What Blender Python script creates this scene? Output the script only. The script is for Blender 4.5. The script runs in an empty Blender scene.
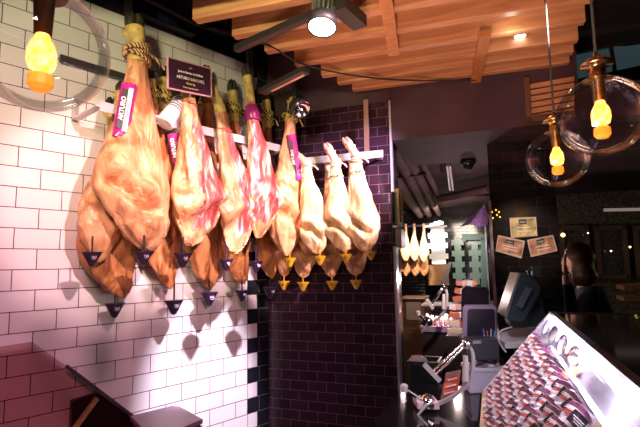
import bpy, bmesh, math, random
from mathutils import Vector, Matrix, noise
from math import sin, cos, pi, radians
V = Vector
random.seed(7)
SC = bpy.context.scene
COL = SC.collection

# ------------------------------------------------------------------ camera
FPX = 468.0
PITCH, ROLL, EYE = radians(6.3), radians(.92), 1.55
Fv = V((0, cos(PITCH), sin(PITCH)))
U0 = V((0, -sin(PITCH), cos(PITCH)))
R0 = V((1, 0, 0))
Rv = R0 * cos(ROLL) - U0 * sin(ROLL)
Uv = U0 * cos(ROLL) + R0 * sin(ROLL)
O = V((0, 0, EYE))
cd = bpy.data.cameras.new('camera')
cd.sensor_width = 36
cd.lens = 36 * FPX / 640
cd.clip_start = .02
cam = bpy.data.objects.new('camera', cd)
COL.objects.link(cam)
cam.matrix_world = Matrix(((Rv.x, Uv.x, -Fv.x, O.x), (Rv.y, Uv.y, -Fv.y, O.y), (Rv.z, Uv.z, -Fv.z, O.z), (0, 0, 0, 1)))
SC.camera = cam

# ------------------------------------------------------------------ world, exposure, main lights
w = bpy.data.worlds.new('world')
SC.world = w
w.use_nodes = True
w.node_tree.nodes['Background'].inputs[0].default_value = (.55, .38, .46, 1)
w.node_tree.nodes['Background'].inputs[1].default_value = .03
SC.view_settings.view_transform = 'Standard'
SC.view_settings.look = 'None'
SC.view_settings.gamma = 1
SC.view_settings.exposure = 0.75


def ray(x, y):
    return Fv + Rv * (x - 320) / FPX + Uv * (213.5 - y) / FPX


def PY(x, y, Y):
    d = ray(x, y)
    return O + d * (Y / d.y)


def PZ(x, y, z):
    d = ray(x, y)
    return O + d * ((z - EYE) / d.z)


def PP(x, y, p0, n):
    d = ray(x, y)
    return O + d * (n.dot(p0 - O) / n.dot(d))


C = PY(268, 266, 3.2)
C.z = 0
A1 = radians(48.1)
N1 = V((sin(A1), -cos(A1), 0))
D1 = V((cos(A1), sin(A1), 0))
A2 = radians(-20)
N2 = V((sin(A2), -cos(A2), 0))
D2 = V((cos(A2), sin(A2), 0))


def W1(x, y, off=0):
    return PP(x, y, C + N1 * off, N1)


def W2(x, y, off=0):
    return PP(x, y, C + N2 * off, N2)


def S(x, y, z):                       # shop frame: x along the dark tiled wall, y away from the viewer
    return C + D2 * x - N2 * y + V((0, 0, z))


def toS(p):
    d = p - C
    return V((d.dot(D2), -d.dot(N2), p.z))


def PSy(x, y, ys):                    # on the shop plane y = ys
    return PP(x, y, S(0, ys, 0), N2)


def PSx(x, y, xs):
    return PP(x, y, S(xs, 0, 0), D2)


def light(name, kind, loc, energy, color, target=None, size=.1, angle=60, blend=.4):
    l = bpy.data.lights.new(name, kind)
    l.energy = energy
    l.color = color
    if kind == 'SPOT':
        l.spot_size = radians(angle)
        l.spot_blend = blend
        l.shadow_soft_size = size
    elif kind == 'AREA':
        l.size = size
    else:
        l.shadow_soft_size = size
    o = bpy.data.objects.new(name, l)
    COL.objects.link(o)
    o.location = loc
    if target is not None:
        o.rotation_euler = (V(target) - V(loc)).to_track_quat('-Z', 'Y').to_euler()
    return o


light('spot_pier_hams', 'SPOT', (1.05, 1.35, 2.6), 270, (1, .74, .78), W2(338, 200, .2), .02, 24, .5)
light('spot_corner_hams', 'SPOT', (.85, 1.35, 2.6), 185, (1, .68, .70), W1(272, 185, .3), .02, 28, .6)
light('spot_middle_hams', 'SPOT', (.62, .95, 2.62), 225, (1, .66, .68), W1(207, 185, .3), .02, 28, .6)
light('spot_big_ham', 'SPOT', (.42, .55, 2.62), 165, (1, .64, .64), W1(125, 180, .3), .02, 28, .6)
light('spot_white_wall', 'SPOT', (-.1, -.3, 2.6), 115, (1, .42, .55), W1(10, 330, 0), .05, 62, .9)
light('spot_upper_wall', 'SPOT', (-.55, .35, 2.35), 70, (1, .95, .52), W1(185, 70, 0), .08, 80, .9)
light('spot_low_pool', 'SPOT', PZ(322, 30, 2.58), 340, (.93, .82, 1), W1(205, 410, 0), .025, 27, .75)
light('lilac_tile_glow', 'SPOT', (.9, 1.9, 2.5), 140, (.8, .6, 1), W2(350, 175, 0), .03, 30, .8)
light('joist_bounce_fill', 'SPOT', (0, .6, 1.25), 95, (1, .56, .42), (.75, 2.0, 2.75), .2, 64, .8)  # added up-facing fill without a fitting, in place of light bounced onto the joists
light('back_shop', 'AREA', S(.9, 4.6, 2.2), 16, (1, .8, .66), S(.4, 6.3, 1.2), .5)

# ------------------------------------------------------------------ materials
MATS = {}


def nt(name):
    m = bpy.data.materials.new(name)
    m.use_nodes = True
    t = m.node_tree
    return m, t, t.nodes['Principled BSDF']


def mat(name, col, rough=.5, metal=0, var=0, vscale=8, bump=0, bscale=40, emit=None, es=1, coat=0, stretch=None):
    if name in MATS:
        return MATS[name]
    m, t, b = nt(name)
    b.inputs['Base Color'].default_value = (*col, 1)
    b.inputs['Roughness'].default_value = rough
    b.inputs['Metallic'].default_value = metal
    b.inputs['Coat Weight'].default_value = coat
    tc = t.nodes.new('ShaderNodeTexCoord')
    mp = t.nodes.new('ShaderNodeMapping')
    t.links.new(tc.outputs['Object'], mp.inputs['Vector'])
    if stretch:
        mp.inputs['Scale'].default_value = stretch
    if var:
        n = t.nodes.new('ShaderNodeTexNoise')
        n.inputs['Scale'].default_value = vscale
        n.inputs['Detail'].default_value = 4
        t.links.new(mp.outputs['Vector'], n.inputs['Vector'])
        r = t.nodes.new('ShaderNodeValToRGB')
        r.color_ramp.elements[0].position = .35
        r.color_ramp.elements[1].position = .65
        r.color_ramp.elements[0].color = (*[max(0, c * (1 - var)) for c in col], 1)
        r.color_ramp.elements[1].color = (*[min(1, c * (1 + var)) for c in col], 1)
        t.links.new(n.outputs['Fac'], r.inputs['Fac'])
        t.links.new(r.outputs['Color'], b.inputs['Base Color'])
    if bump:
        n = t.nodes.new('ShaderNodeTexNoise')
        n.inputs['Scale'].default_value = bscale
        t.links.new(mp.outputs['Vector'], n.inputs['Vector'])
        bp = t.nodes.new('ShaderNodeBump')
        bp.inputs['Strength'].default_value = bump
        bp.inputs['Distance'].default_value = .01
        t.links.new(n.outputs['Fac'], bp.inputs['Height'])
        t.links.new(bp.outputs['Normal'], b.inputs['Normal'])
    if emit:
        b.inputs['Emission Color'].default_value = (*emit, 1)
        b.inputs['Emission Strength'].default_value = es
    MATS[name] = m
    return m


def tile_mat(name, c1, c2, mortar, tw, th, u0, z0, rough=.2, quoins=None, mort=.003, bump=.35, qc=(.012, .012, .018)):
    """running-bond glazed tiles; local X along the wall, local Z up; quoins=(len0,len1) black corner blocks at X=0"""
    m, t, b = nt(name)
    L = t.links.new
    tc = t.nodes.new('ShaderNodeTexCoord')
    sp = t.nodes.new('ShaderNodeSeparateXYZ')
    L(tc.outputs['Object'], sp.inputs[0])

    def mth(op, a, bb=None):
        n = t.nodes.new('ShaderNodeMath')
        n.operation = op
        for i, v in enumerate((a, bb)):
            if v is None:
                continue
            if isinstance(v, (int, float)):
                n.inputs[i].default_value = v
            else:
                L(v, n.inputs[i])
        return n.outputs[0]
    x = mth('SUBTRACT', sp.outputs[0], u0)
    z = mth('SUBTRACT', sp.outputs[2], z0)
    cb = t.nodes.new('ShaderNodeCombineXYZ')
    L(x, cb.inputs[0])
    L(z, cb.inputs[1])
    br = t.nodes.new('ShaderNodeTexBrick')
    br.inputs['Color1'].default_value = (*c1, 1)
    br.inputs['Color2'].default_value = (*c2, 1)
    br.inputs['Mortar'].default_value = (*mortar, 1)
    br.inputs['Scale'].default_value = 1
    br.inputs['Mortar Size'].default_value = mort * .5
    br.inputs['Mortar Smooth'].default_value = .1
    br.inputs['Brick Width'].default_value = tw
    br.inputs['Row Height'].default_value = th
    br.offset = .5
    L(cb.outputs[0], br.inputs['Vector'])
    col = br.outputs['Color']
    if quoins:
        row = mth('FLOOR', mth('DIVIDE', z, th))
        par = mth('MODULO', mth('ADD', row, 100), 2)
        ln = mth('ADD', mth('MULTIPLY', par, quoins[1] - quoins[0]), quoins[0])
        msk = mth('GREATER_THAN', mth('ADD', sp.outputs[0], ln), 0)
        mx = t.nodes.new('ShaderNodeMix')
        mx.data_type = 'RGBA'
        L(msk, mx.inputs['Factor'])
        L(col, mx.inputs['A'])
        mm = t.nodes.new('ShaderNodeMix')
        mm.data_type = 'RGBA'
        L(br.outputs['Fac'], mm.inputs['Factor'])
        mm.inputs['A'].default_value = (*qc, 1)
        mm.inputs['B'].default_value = (.09, .07, .08, 1)
        L(mm.outputs['Result'], mx.inputs['B'])
        col = mx.outputs['Result']
    L(col, b.inputs['Base Color'])
    rr = mth('ADD', mth('MULTIPLY', br.outputs['Fac'], .6), rough)
    L(rr, b.inputs['Roughness'])
    n = t.nodes.new('ShaderNodeTexNoise')
    n.inputs['Scale'].default_value = 9
    L(tc.outputs['Object'], n.inputs['Vector'])
    h = mth('ADD', mth('MULTIPLY', n.outputs['Fac'], .35), mth('SUBTRACT', 1, br.outputs['Fac']))
    bp = t.nodes.new('ShaderNodeBump')
    bp.inputs['Strength'].default_value = bump
    bp.inputs['Distance'].default_value = .004
    L(h, bp.inputs['Height'])
    L(bp.outputs['Normal'], b.inputs['Normal'])
    return m


def ham_mat(name, skin, skin2, rough=.33):
    m, t, b = nt(name)
    L = t.links.new
    tc = t.nodes.new('ShaderNodeTexCoord')

    def noi(scale, det=5, sc=(1, 1, 1), dist=0):
        mp = t.nodes.new('ShaderNodeMapping')
        mp.inputs['Scale'].default_value = sc
        L(tc.outputs['Object'], mp.inputs['Vector'])
        n = t.nodes.new('ShaderNodeTexNoise')
        n.inputs['Scale'].default_value = scale
        n.inputs['Detail'].default_value = det
        n.inputs['Distortion'].default_value = dist
        L(mp.outputs['Vector'], n.inputs['Vector'])
        return n.outputs['Fac']

    def ramp(fac, stops):
        r = t.nodes.new('ShaderNodeValToRGB')
        e = r.color_ramp.elements
        e[0].position, e[0].color = stops[0][0], (*stops[0][1], 1)
        e[1].position, e[1].color = stops[1][0], (*stops[1][1], 1)
        for p, c in stops[2:]:
            k = e.new(p)
            k.color = (*c, 1)
        L(fac, r.inputs['Fac'])
        return r.outputs['Color']
    sk = ramp(noi(9, 8, (1, 1, .6), 1.2), [(.38, skin2), (.54, skin), (.66, tuple(min(1, c * 1.25) for c in skin))])
    meat = ramp(noi(17, 7, (1.5, 1.5, .45), .6), [(.38, (.34, .03, .04)), (.52, (.60, .13, .13)), (.60, (.84, .46, .38)), (.68, (.93, .70, .58))])
    at = t.nodes.new('ShaderNodeAttribute')
    at.attribute_name = 'cut'
    mx = t.nodes.new('ShaderNodeMix')
    mx.data_type = 'RGBA'
    L(at.outputs['Fac'], mx.inputs['Factor'])
    L(sk, mx.inputs['A'])
    L(meat, mx.inputs['B'])
    L(mx.outputs['Result'], b.inputs['Base Color'])
    b.inputs['Roughness'].default_value = rough
    b.inputs['Specular IOR Level'].default_value = .6
    b.inputs['Subsurface Weight'].default_value = .05
    b.inputs['Subsurface Scale'].default_value = .02
    bp = t.nodes.new('ShaderNodeBump')
    bp.inputs['Strength'].default_value = .9
    bp.inputs['Distance'].default_value = .018
    L(noi(22, 6, (1, 1, .5), .8), bp.inputs['Height'])
    L(bp.outputs['Normal'], b.inputs['Normal'])
    return m


def glass_mat(name, tint=(1, 1, 1), base=.04, rough=.0, blend=.25, top=.5):
    m, t, b = nt(name)
    L = t.links.new
    t.nodes.remove(b)
    out = t.nodes['Material Output']
    tr = t.nodes.new('ShaderNodeBsdfTransparent')
    tr.inputs[0].default_value = (*tint, 1)
    gl = t.nodes.new('ShaderNodeBsdfGlossy')
    gl.inputs['Roughness'].default_value = rough
    gl.inputs['Color'].default_value = (1, 1, 1, 1)
    lw = t.nodes.new('ShaderNodeLayerWeight')
    lw.inputs['Blend'].default_value = blend
    mr = t.nodes.new('ShaderNodeMapRange')
    mr.inputs['To Min'].default_value = base
    mr.inputs['To Max'].default_value = top
    L(lw.outputs['Fresnel'], mr.inputs['Value'])
    mx = t.nodes.new('ShaderNodeMixShader')
    L(mr.outputs['Result'], mx.inputs[0])
    L(tr.outputs[0], mx.inputs[1])
    L(gl.outputs[0], mx.inputs[2])
    L(mx.outputs[0], out.inputs['Surface'])
    return m


def wood_mat(name, c1, c2, rough=.5, ax=(0.6, 9, 9)):
    m, t, b = nt(name)
    L = t.links.new
    tc = t.nodes.new('ShaderNodeTexCoord')
    mp = t.nodes.new('ShaderNodeMapping')
    mp.inputs['Scale'].default_value = ax
    L(tc.outputs['Object'], mp.inputs['Vector'])
    n = t.nodes.new('ShaderNodeTexNoise')
    n.inputs['Scale'].default_value = 3
    n.inputs['Detail'].default_value = 6
    n.inputs['Distortion'].default_value = 1.5
    L(mp.outputs['Vector'], n.inputs['Vector'])
    r = t.nodes.new('ShaderNodeValToRGB')
    r.color_ramp.elements[0].position = .35
    r.color_ramp.elements[0].color = (*c1, 1)
    r.color_ramp.elements[1].position = .65
    r.color_ramp.elements[1].color = (*c2, 1)
    L(n.outputs['Fac'], r.inputs['Fac'])
    L(r.outputs['Color'], b.inputs['Base Color'])
    b.inputs['Roughness'].default_value = rough
    return m


STEEL = mat('brushed_steel', (.68, .62, .68), .3, .45, bump=.1, bscale=60)
DSTEEL = mat('dark_rail_steel', (.10, .09, .10), .45, .7)
CHROME = mat('chrome', (.85, .83, .88), .1, 1)
BRASS = mat('aged_brass', (.75, .48, .14), .25, 1, var=.2)
BLACK = mat('black_plastic', (.012, .012, .014), .35)
BLACKM = mat('matt_black_metal', (.02, .018, .02), .5)
GLOSSB = mat('glossy_black_counter', (.012, .010, .014), .08)
WHITE = mat('white_laminate', (.8, .78, .82), .3)
LILACM = mat('lilac_metal', (.55, .42, .60), .35, .3)
TEXTW = mat('white_lettering', (.9, .86, .9), .5)
TEXTG = mat('gold_lettering', (.8, .6, .25), .5)
MAROON = mat('maroon_paint', (.060, .026, .036), .75, var=.25, vscale=3)
DARKCEIL = mat('dark_ceiling_paint', (.020, .015, .017), .85, var=.3)
GLASS = glass_mat('clear_globe_glass', (.97, .97, .98), .03, 0, .18, .6)
SHADETINT = glass_mat('shade_tint_acrylic', (.80, .66, .68), .0, 0, .1, .08)  # brown tint stands in for shade on the white wall
CASEGL = glass_mat('case_glass', (.97, .97, 1), .02)
WOOD = wood_mat('pine_joist_wood', (.46, .20, .085), (.66, .33, .15))
WOODB = wood_mat('pine_brace_wood', (.50, .20, .06), (.62, .28, .09), .5, (6, 6, .6))
DWOOD = wood_mat('dark_frame_wood', (.035, .018, .010), (.07, .035, .02))
MWOOD = wood_mat('counter_wood', (.22, .10, .04), (.34, .17, .07), .4)
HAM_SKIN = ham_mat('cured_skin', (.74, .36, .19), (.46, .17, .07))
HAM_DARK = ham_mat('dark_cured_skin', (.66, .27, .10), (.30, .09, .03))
HAM_PALE = ham_mat('pale_cured_skin', (.86, .62, .40), (.70, .40, .20))
HOOFM = mat('hoof_horn', (.03, .028, .014), .4, var=.5, vscale=40)
SHANKM = mat('trotter_skin', (.62, .42, .13), .45, var=.35, vscale=25, bump=.4)
SHANKP = mat('pale_trotter_skin', (.62, .36, .26), .45, var=.35, vscale=25, bump=.4)
MAGENTA = mat('magenta_sleeve', (.38, .02, .20), .3)
CUPD = mat('dark_purple_plastic', (.030, .013, .030), .3)
CUPY = mat('yellow_plastic', (.85, .42, .02), .35)
CUPEM = mat('cup_emblem', (.55, .45, .58), .5)


def rope_mat(name, c1, c2):
    m, t, b = nt(name)
    tc = t.nodes.new('ShaderNodeTexCoord')
    wv = t.nodes.new('ShaderNodeTexWave')
    wv.inputs['Scale'].default_value = 28
    wv.bands_direction = 'DIAGONAL'
    wv.inputs['Distortion'].default_value = 2
    t.links.new(tc.outputs['Object'], wv.inputs['Vector'])
    r = t.nodes.new('ShaderNodeValToRGB')
    r.color_ramp.interpolation = 'CONSTANT'
    r.color_ramp.elements[0].color = (*c1, 1)
    r.color_ramp.elements[1].position = .5
    r.color_ramp.elements[1].color = (*c2, 1)
    t.links.new(wv.outputs['Fac'], r.inputs['Fac'])
    t.links.new(r.outputs['Color'], b.inputs['Base Color'])
    b.inputs['Roughness'].default_value = .7
    return m


ROPEY = rope_mat('yellow_black_rope', (.015, .012, .01), (.75, .52, .12))
ROPEB = rope_mat('brown_rope', (.10, .03, .02), (.72, .45, .22))

# ------------------------------------------------------------------ mesh helpers


class MB:
    def __init__(s):
        s.v = []
        s.f = []
        s.sm = []

    def add(s, vs, fs, smooth=False):
        k = len(s.v)
        s.v += [V(v) for v in vs]
        s.f += [tuple(k + i for i in f) for f in fs]
        s.sm += [smooth] * len(fs)
        return s

    def box(s, c, size, ax=None):
        c = V(c)
        X, Y, Z = ax or (V((1, 0, 0)), V((0, 1, 0)), V((0, 0, 1)))
        hx, hy, hz = [q / 2 for q in size]
        vs = [c + X * (i * hx) + Y * (j * hy) + Z * (k * hz) for i in (-1, 1) for j in (-1, 1) for k in (-1, 1)]
        return s.add(vs, [(0, 1, 3, 2), (4, 6, 7, 5), (0, 4, 5, 1), (2, 3, 7, 6), (0, 2, 6, 4), (1, 5, 7, 3)])

    def sbox(s, x0, x1, y0, y1, z0, z1):      # box in the shop frame
        return s.box(S((x0 + x1) / 2, (y0 + y1) / 2, (z0 + z1) / 2), (abs(x1 - x0), abs(y1 - y0), abs(z1 - z0)), (D2, -N2, V((0, 0, 1))))

    def bar(s, a, b, wd, ht, up=V((0, 0, 1))):
        a, b = V(a), V(b)
        X = (b - a)
        ln = X.length
        X.normalize()
        Y = up.cross(X)
        if Y.length < 1e-4:
            Y = V((1, 0, 0)).cross(X)
        Y.normalize()
        Z = X.cross(Y)
        return s.box((a + b) / 2, (ln, wd, ht), (X, Y, Z))

    def tube(s, pts, r, seg=8, cap=True, closed=False):
        pts = [V(p) for p in pts]
        n = len(pts)
        rs = r if isinstance(r, (list, tuple)) else [r] * n
        vs, fs = [], []
        prev = None
        for i, p in enumerate(pts):
            if closed:
                tg = pts[(i + 1) % n] - pts[i - 1]
            else:
                tg = pts[min(i + 1, n - 1)] - pts[max(i - 1, 0)]
            tg.normalize()
            if prev is None:
                a = V((0, 0, 1)) if abs(tg.z) < .9 else V((1, 0, 0))
                X = tg.cross(a).normalized()
            else:
                X = (prev - tg * prev.dot(tg)).normalized()
            prev = X
            Y = tg.cross(X)
            for k in range(seg):
                q = 2 * pi * k / seg
                vs.append(p + (X * cos(q) + Y * sin(q)) * rs[i])
        m = n if closed else n - 1
        for i in range(m):
            j = (i + 1) % n
            for k in range(seg):
                l = (k + 1) % seg
                fs.append((i * seg + k, i * seg + l, j * seg + l, j * seg + k))
        s.add(vs, fs, True)
        if cap and not closed:
            s.add([vs[k] for k in range(seg)], [tuple(reversed(range(seg)))])
            s.add([vs[(n - 1) * seg + k] for k in range(seg)], [tuple(range(seg))])
        return s

    def lathe(s, c, prof, seg=24, ax=None, smooth=True):
        """prof = [(r, h)...] about axis Z of ax"""
        c = V(c)
        X, Y, Z = ax or (V((1, 0, 0)), V((0, 1, 0)), V((0, 0, 1)))
        vs, fs = [], []
        for r, h in prof:
            for k in range(seg):
                q = 2 * pi * k / seg
                vs.append(c + X * (r * cos(q)) + Y * (r * sin(q)) + Z * h)
        for i in range(len(prof) - 1):
            for k in range(seg):
                l = (k + 1) % seg
                fs.append((i * seg + k, i * seg + l, (i + 1) * seg + l, (i + 1) * seg + k))
        return s.add(vs, fs, smooth)

    def prism(s, poly, ext):
        """polygon (world points) extruded by vector ext"""
        n = len(poly)
        vs = [V(p) for p in poly] + [V(p) + ext for p in poly]
        fs = [tuple(range(n)), tuple(reversed(range(n, 2 * n)))] + [(i, i + n, (i + 1) % n + n, (i + 1) % n) for i in range(n)]
        return s.add(vs, fs)

    def build(s, name, m, parent=None, origin=None, rotz=0, bevel=0):
        if parent is not None:
            M = parent_M[parent.name]
        else:
            if origin is None:
                lo = V([min(v[i] for v in s.v) for i in range(3)])
                hi = V([max(v[i] for v in s.v) for i in range(3)])
                origin = V(((lo.x + hi.x) / 2, (lo.y + hi.y) / 2, lo.z))
            M = Matrix.Translation(origin) @ Matrix.Rotation(rotz, 4, 'Z')
        Mi = M.inverted()
        me = bpy.data.meshes.new(name)
        me.from_pydata([Mi @ v for v in s.v], [], s.f)
        me.polygons.foreach_set('use_smooth', s.sm)
        bm = bmesh.new()
        bm.from_mesh(me)
        bmesh.ops.recalc_face_normals(bm, faces=bm.faces)
        bm.to_mesh(me)
        bm.free()
        me.materials.append(m)
        o = bpy.data.objects.new(name, me)
        COL.objects.link(o)
        if parent is not None:
            o.parent = parent
            parent_M[o.name] = M
        else:
            o.matrix_world = M
            parent_M[o.name] = M
        if bevel:
            b = o.modifiers.new('bevel', 'BEVEL')
            b.width = bevel
            b.segments = 2
            b.limit_method = 'ANGLE'
        return o


parent_M = {}


def tag(o, label=None, cat=None, group=None, kind=None):
    if label:
        o['label'] = label
    if cat:
        o['category'] = cat
    if group:
        o['group'] = group
    if kind:
        o['kind'] = kind
    return o


def thing(name, label, cat, loc, rotz=0, group=None):
    o = bpy.data.objects.new(name, None)
    COL.objects.link(o)
    M = Matrix.Translation(V(loc)) @ Matrix.Rotation(rotz, 4, 'Z')
    o.matrix_world = M
    o.empty_display_size = .05
    parent_M[o.name] = M
    return tag(o, label, cat, group)


def struct(o):
    o['kind'] = 'structure'
    return o


def text_obj(name, body, size, m, parent, pos, X, Y, ext=.0006, align='CENTER', bold=0):
    """flat lettering at world pos, reading along X, up Y"""
    cu = bpy.data.curves.new(name, 'FONT')
    cu.body = body
    cu.size = size
    cu.align_x = align
    cu.align_y = 'CENTER'
    cu.extrude = ext
    cu.offset = bold
    cu.resolution_u = 2
    tmp = bpy.data.objects.new(name + '_tmp', cu)
    COL.objects.link(tmp)
    bpy.context.view_layer.update()
    me = bpy.data.meshes.new_from_object(tmp.evaluated_get(bpy.context.evaluated_depsgraph_get()))
    bpy.data.objects.remove(tmp)
    X = V(X).normalized()
    Y = (V(Y) - X * V(Y).dot(X)).normalized()
    Z = X.cross(Y)
    Q = Matrix(((X.x, Y.x, Z.x, pos[0]), (X.y, Y.y, Z.y, pos[1]), (X.z, Y.z, Z.z, pos[2]), (0, 0, 0, 1)))
    Mi = parent_M[parent.name].inverted() @ Q
    me.transform(Mi)
    me.materials.clear()
    me.materials.append(m)
    o = bpy.data.objects.new(name, me)
    COL.objects.link(o)
    o.parent = parent
    parent_M[o.name] = parent_M[parent.name]
    return o


def smooth_path(pts, k=6):
    """Catmull-Rom through points"""
    pts = [V(p) for p in pts]
    P = [pts[0]] + pts + [pts[-1]]
    out = []
    for i in range(1, len(P) - 2):
        p0, p1, p2, p3 = P[i - 1:i + 3]
        for j in range(k):
            t = j / k
            out.append(.5 * ((2 * p1) + (p2 - p0) * t + (2 * p0 - 5 * p1 + 4 * p2 - p3) * t * t + (3 * p1 - p0 - 3 * p2 + p3) * t ** 3))
    out.append(pts[-1])
    return out


def lerp_tab(tab, t):
    for i in range(len(tab) - 1):
        if t <= tab[i + 1][0]:
            a, b = tab[i], tab[i + 1]
            q = (t - a[0]) / (b[0] - a[0])
            q = q * q * (3 - 2 * q) * .5 + q * .5
            return a[1] + (b[1] - a[1]) * q
    return tab[-1][1]


# ------------------------------------------------------------------ setting
Zv = V((0, 0, 1))
TOPZ = 3.12
# white wall: local X along wall (0 at the corner), local Z up
whitem = tile_mat('white_metro_tiles', (.80, .74, .74), (.74, .68, .68), (.07, .02, .04), .19, .0928, -.08 - .19 * 40, 1.273 - .0928 * 40, .22, (.098, .18), .0042)
mb = MB()
mb.box(C - D1 * 2.2 - N1 * .06 + Zv * 1.46, (4.4, .12, 2.92), (D1, N1, Zv))
struct(mb.build('wall_left', whitem, None, C, A1))
mb = MB()
mb.box(C - D1 * 2.2 - N1 * .055 + Zv * 3.02, (4.4, .13, .2), (D1, N1, Zv))
struct(mb.build('wall_left', tile_mat('black_glazed_band', (.008, .007, .009), (.02, .016, .02), (.03, .025, .03), .3, .12, 0, 2.9, .15), None, C, A1))
purple = tile_mat('plum_metro_tiles', (.026, .010, .018), (.042, .018, .030), (.26, .12, .17), .125, .0621, -.03, .005, .16, None, .0022)
mb = MB()
mb.sbox(0, .86, 0, .24, 0, 2.59)
struct(mb.build('wall_back', purple, None, C, A2))
# maroon fascia above the tiles and the opening
mb = MB()
mb.sbox(-.02, 4.6, .01, .16, 2.33, TOPZ)
mb.sbox(-.02, .86, .01, .16, 2.59, TOPZ)
mb2 = MB()
mb2.sbox(-.02, .88, .004, .16, 2.592, TOPZ)
mb2.sbox(.872, 1.94, .004, .16, 2.33, TOPZ)
mb2.sbox(1.942, 4.6, .004, .16, 2.33, 2.52)
struct(mb2.build('wall_fascia', MAROON, None, C, A2))
mb = MB()
mb.sbox(.87, 4.6, .165, .85, 2.33, 2.42)
struct(mb.build('ceiling_soffit', MAROON, None, C, A2))
# recessed back-shop ceiling
mb = MB()
mb.sbox(-.6, 4.6, .86, 6.6, 2.62, 2.70)
struct(mb.build('ceiling_back_shop', mat('umber_plaster', (.085, .045, .045), .8, var=.3, vscale=2), None, C, A2))
# main ceiling, floor
mb = MB()
mb.sbox(-4, 5, -5, 1.0, TOPZ, TOPZ + .08)
struct(mb.build('ceiling', DARKCEIL, None, C, A2))
mb = MB()
mb.sbox(-4.5, 6, -5, 7.5, -.06, 0)
struct(mb.build('floor', mat('grey_floor', (.22, .20, .22), .35, var=.2, vscale=2), None, C, A2))
# back shop walls
darktile = tile_mat('black_metro_tiles', (.010, .009, .010), (.018, .014, .016), (.035, .022, .026), .125, .0621, .03, .03, .12, None, .002)
mb = MB()
mb.sbox(-.7, 4.6, 6.4, 6.55, 0, 2.62)
struct(mb.build('wall_back_shop', darktile, None, C, A2))
mb = MB()
mb.sbox(-.72, -.6, .25, 6.4, 0, 2.62)
struct(mb.build('wall_back_shop_left', darktile, None, C, A2))
# black tiled pillar
pxr = toS(PSy(556.5, 200, .364)).x
mb = MB()
mb.sbox(1.44, pxr, .364, .8, 0, 2.325)
struct(mb.build('wall_pillar', darktile, None, C, A2))
# pale edge strip of pillar
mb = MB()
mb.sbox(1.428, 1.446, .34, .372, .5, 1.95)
struct(mb.build('trim_1', mat('pale_edge_tile', (.42, .33, .34), .3, var=.4, vscale=14), None, C, A2))
# pier steel corner guard
mb = MB()
mb.sbox(.862, .874, -.006, .03, 2.0, 2.59)
mb.sbox(.862, .878, -.006, .07, .2, 1.66)
struct(mb.build('trim_2', STEEL, None, C, A2))

# right: room seen past the pillar
mb = MB()
mb.sbox(pxr + .02, 4.8, 3.2, 3.3, 0, 2.33)
struct(mb.build('wall_right_room', mat('ivy_screen', (.045, .04, .018), .8, var=.8, vscale=30, bump=.5, bscale=30), None, C, A2))
mb = MB()
mb.sbox(4.7, 4.8, -4, 3.2, 0, TOPZ)
struct(mb.build('wall_right', MAROON, None, C, A2))


def window(n, x0, x1, y0, y1, Y):
    a = toS(PSy(x0, y0, Y))
    b = toS(PSy(x1, y1, Y))
    r = thing('window_%d' % n, None, None, S((a.x + b.x) / 2, Y, min(a.z, b.z)), A2)
    r['kind'] = 'structure'
    fr = MB()
    t = .05
    za, zb = min(a.z, b.z), max(a.z, b.z)
    fr.sbox(a.x, b.x, Y - .05, Y, zb - t, zb)
    fr.sbox(a.x, b.x, Y - .05, Y, za, za + t)
    fr.sbox(a.x, a.x + t, Y - .05, Y, za, zb)
    fr.sbox(b.x - t, b.x, Y - .05, Y, za, zb)
    fr.build('window_frame', DWOOD, r)
    MB().sbox(a.x + t, b.x - t, Y - .03, Y - .025, za + t, zb - t).build('pane', CASEGL, r)


window(1, 558, 592, 226, 279, 3.18)
window(2, 593, 630, 226, 279, 3.18)
window(3, 631, 668, 226, 279, 3.18)
# upper right: overhead beam and bluish roof panes
beam = MB()
beam.bar(PY(560, 93, 3.1), PY(700, 63, 3.1), .08, .12)
struct(beam.build('trim_3', DWOOD))
r = thing('window_4', None, None, PY(610, 60, 3.3))
r['kind'] = 'structure'
g = MB()
g.prism([PY(563, 92, 3.3), PY(563, 56, 3.3), PY(700, 26, 3.3), PY(700, 66, 3.3)], V((0, .02, 0)))
g.build('pane', mat('blue_night_glass', (.05, .085, .10), .25, var=.2, vscale=10, emit=(.10, .17, .20), es=.12), r)
fr = MB()
fr.bar(PY(610, 42, 3.27), PY(617, 84, 3.27), .02, .02)
fr.bar(PY(560, 54, 3.27), PY(700, 24, 3.27), .05, .05)
fr.build('window_frame', DWOOD, r)
# wood-framed hatch with slats in the fascia, px (527..560, 78..125)
ha = [PSy(523, 84, -.01), PSy(528, 84, -.01), PSy(530, 124, -.01), PSy(526, 124, -.01)]

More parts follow.
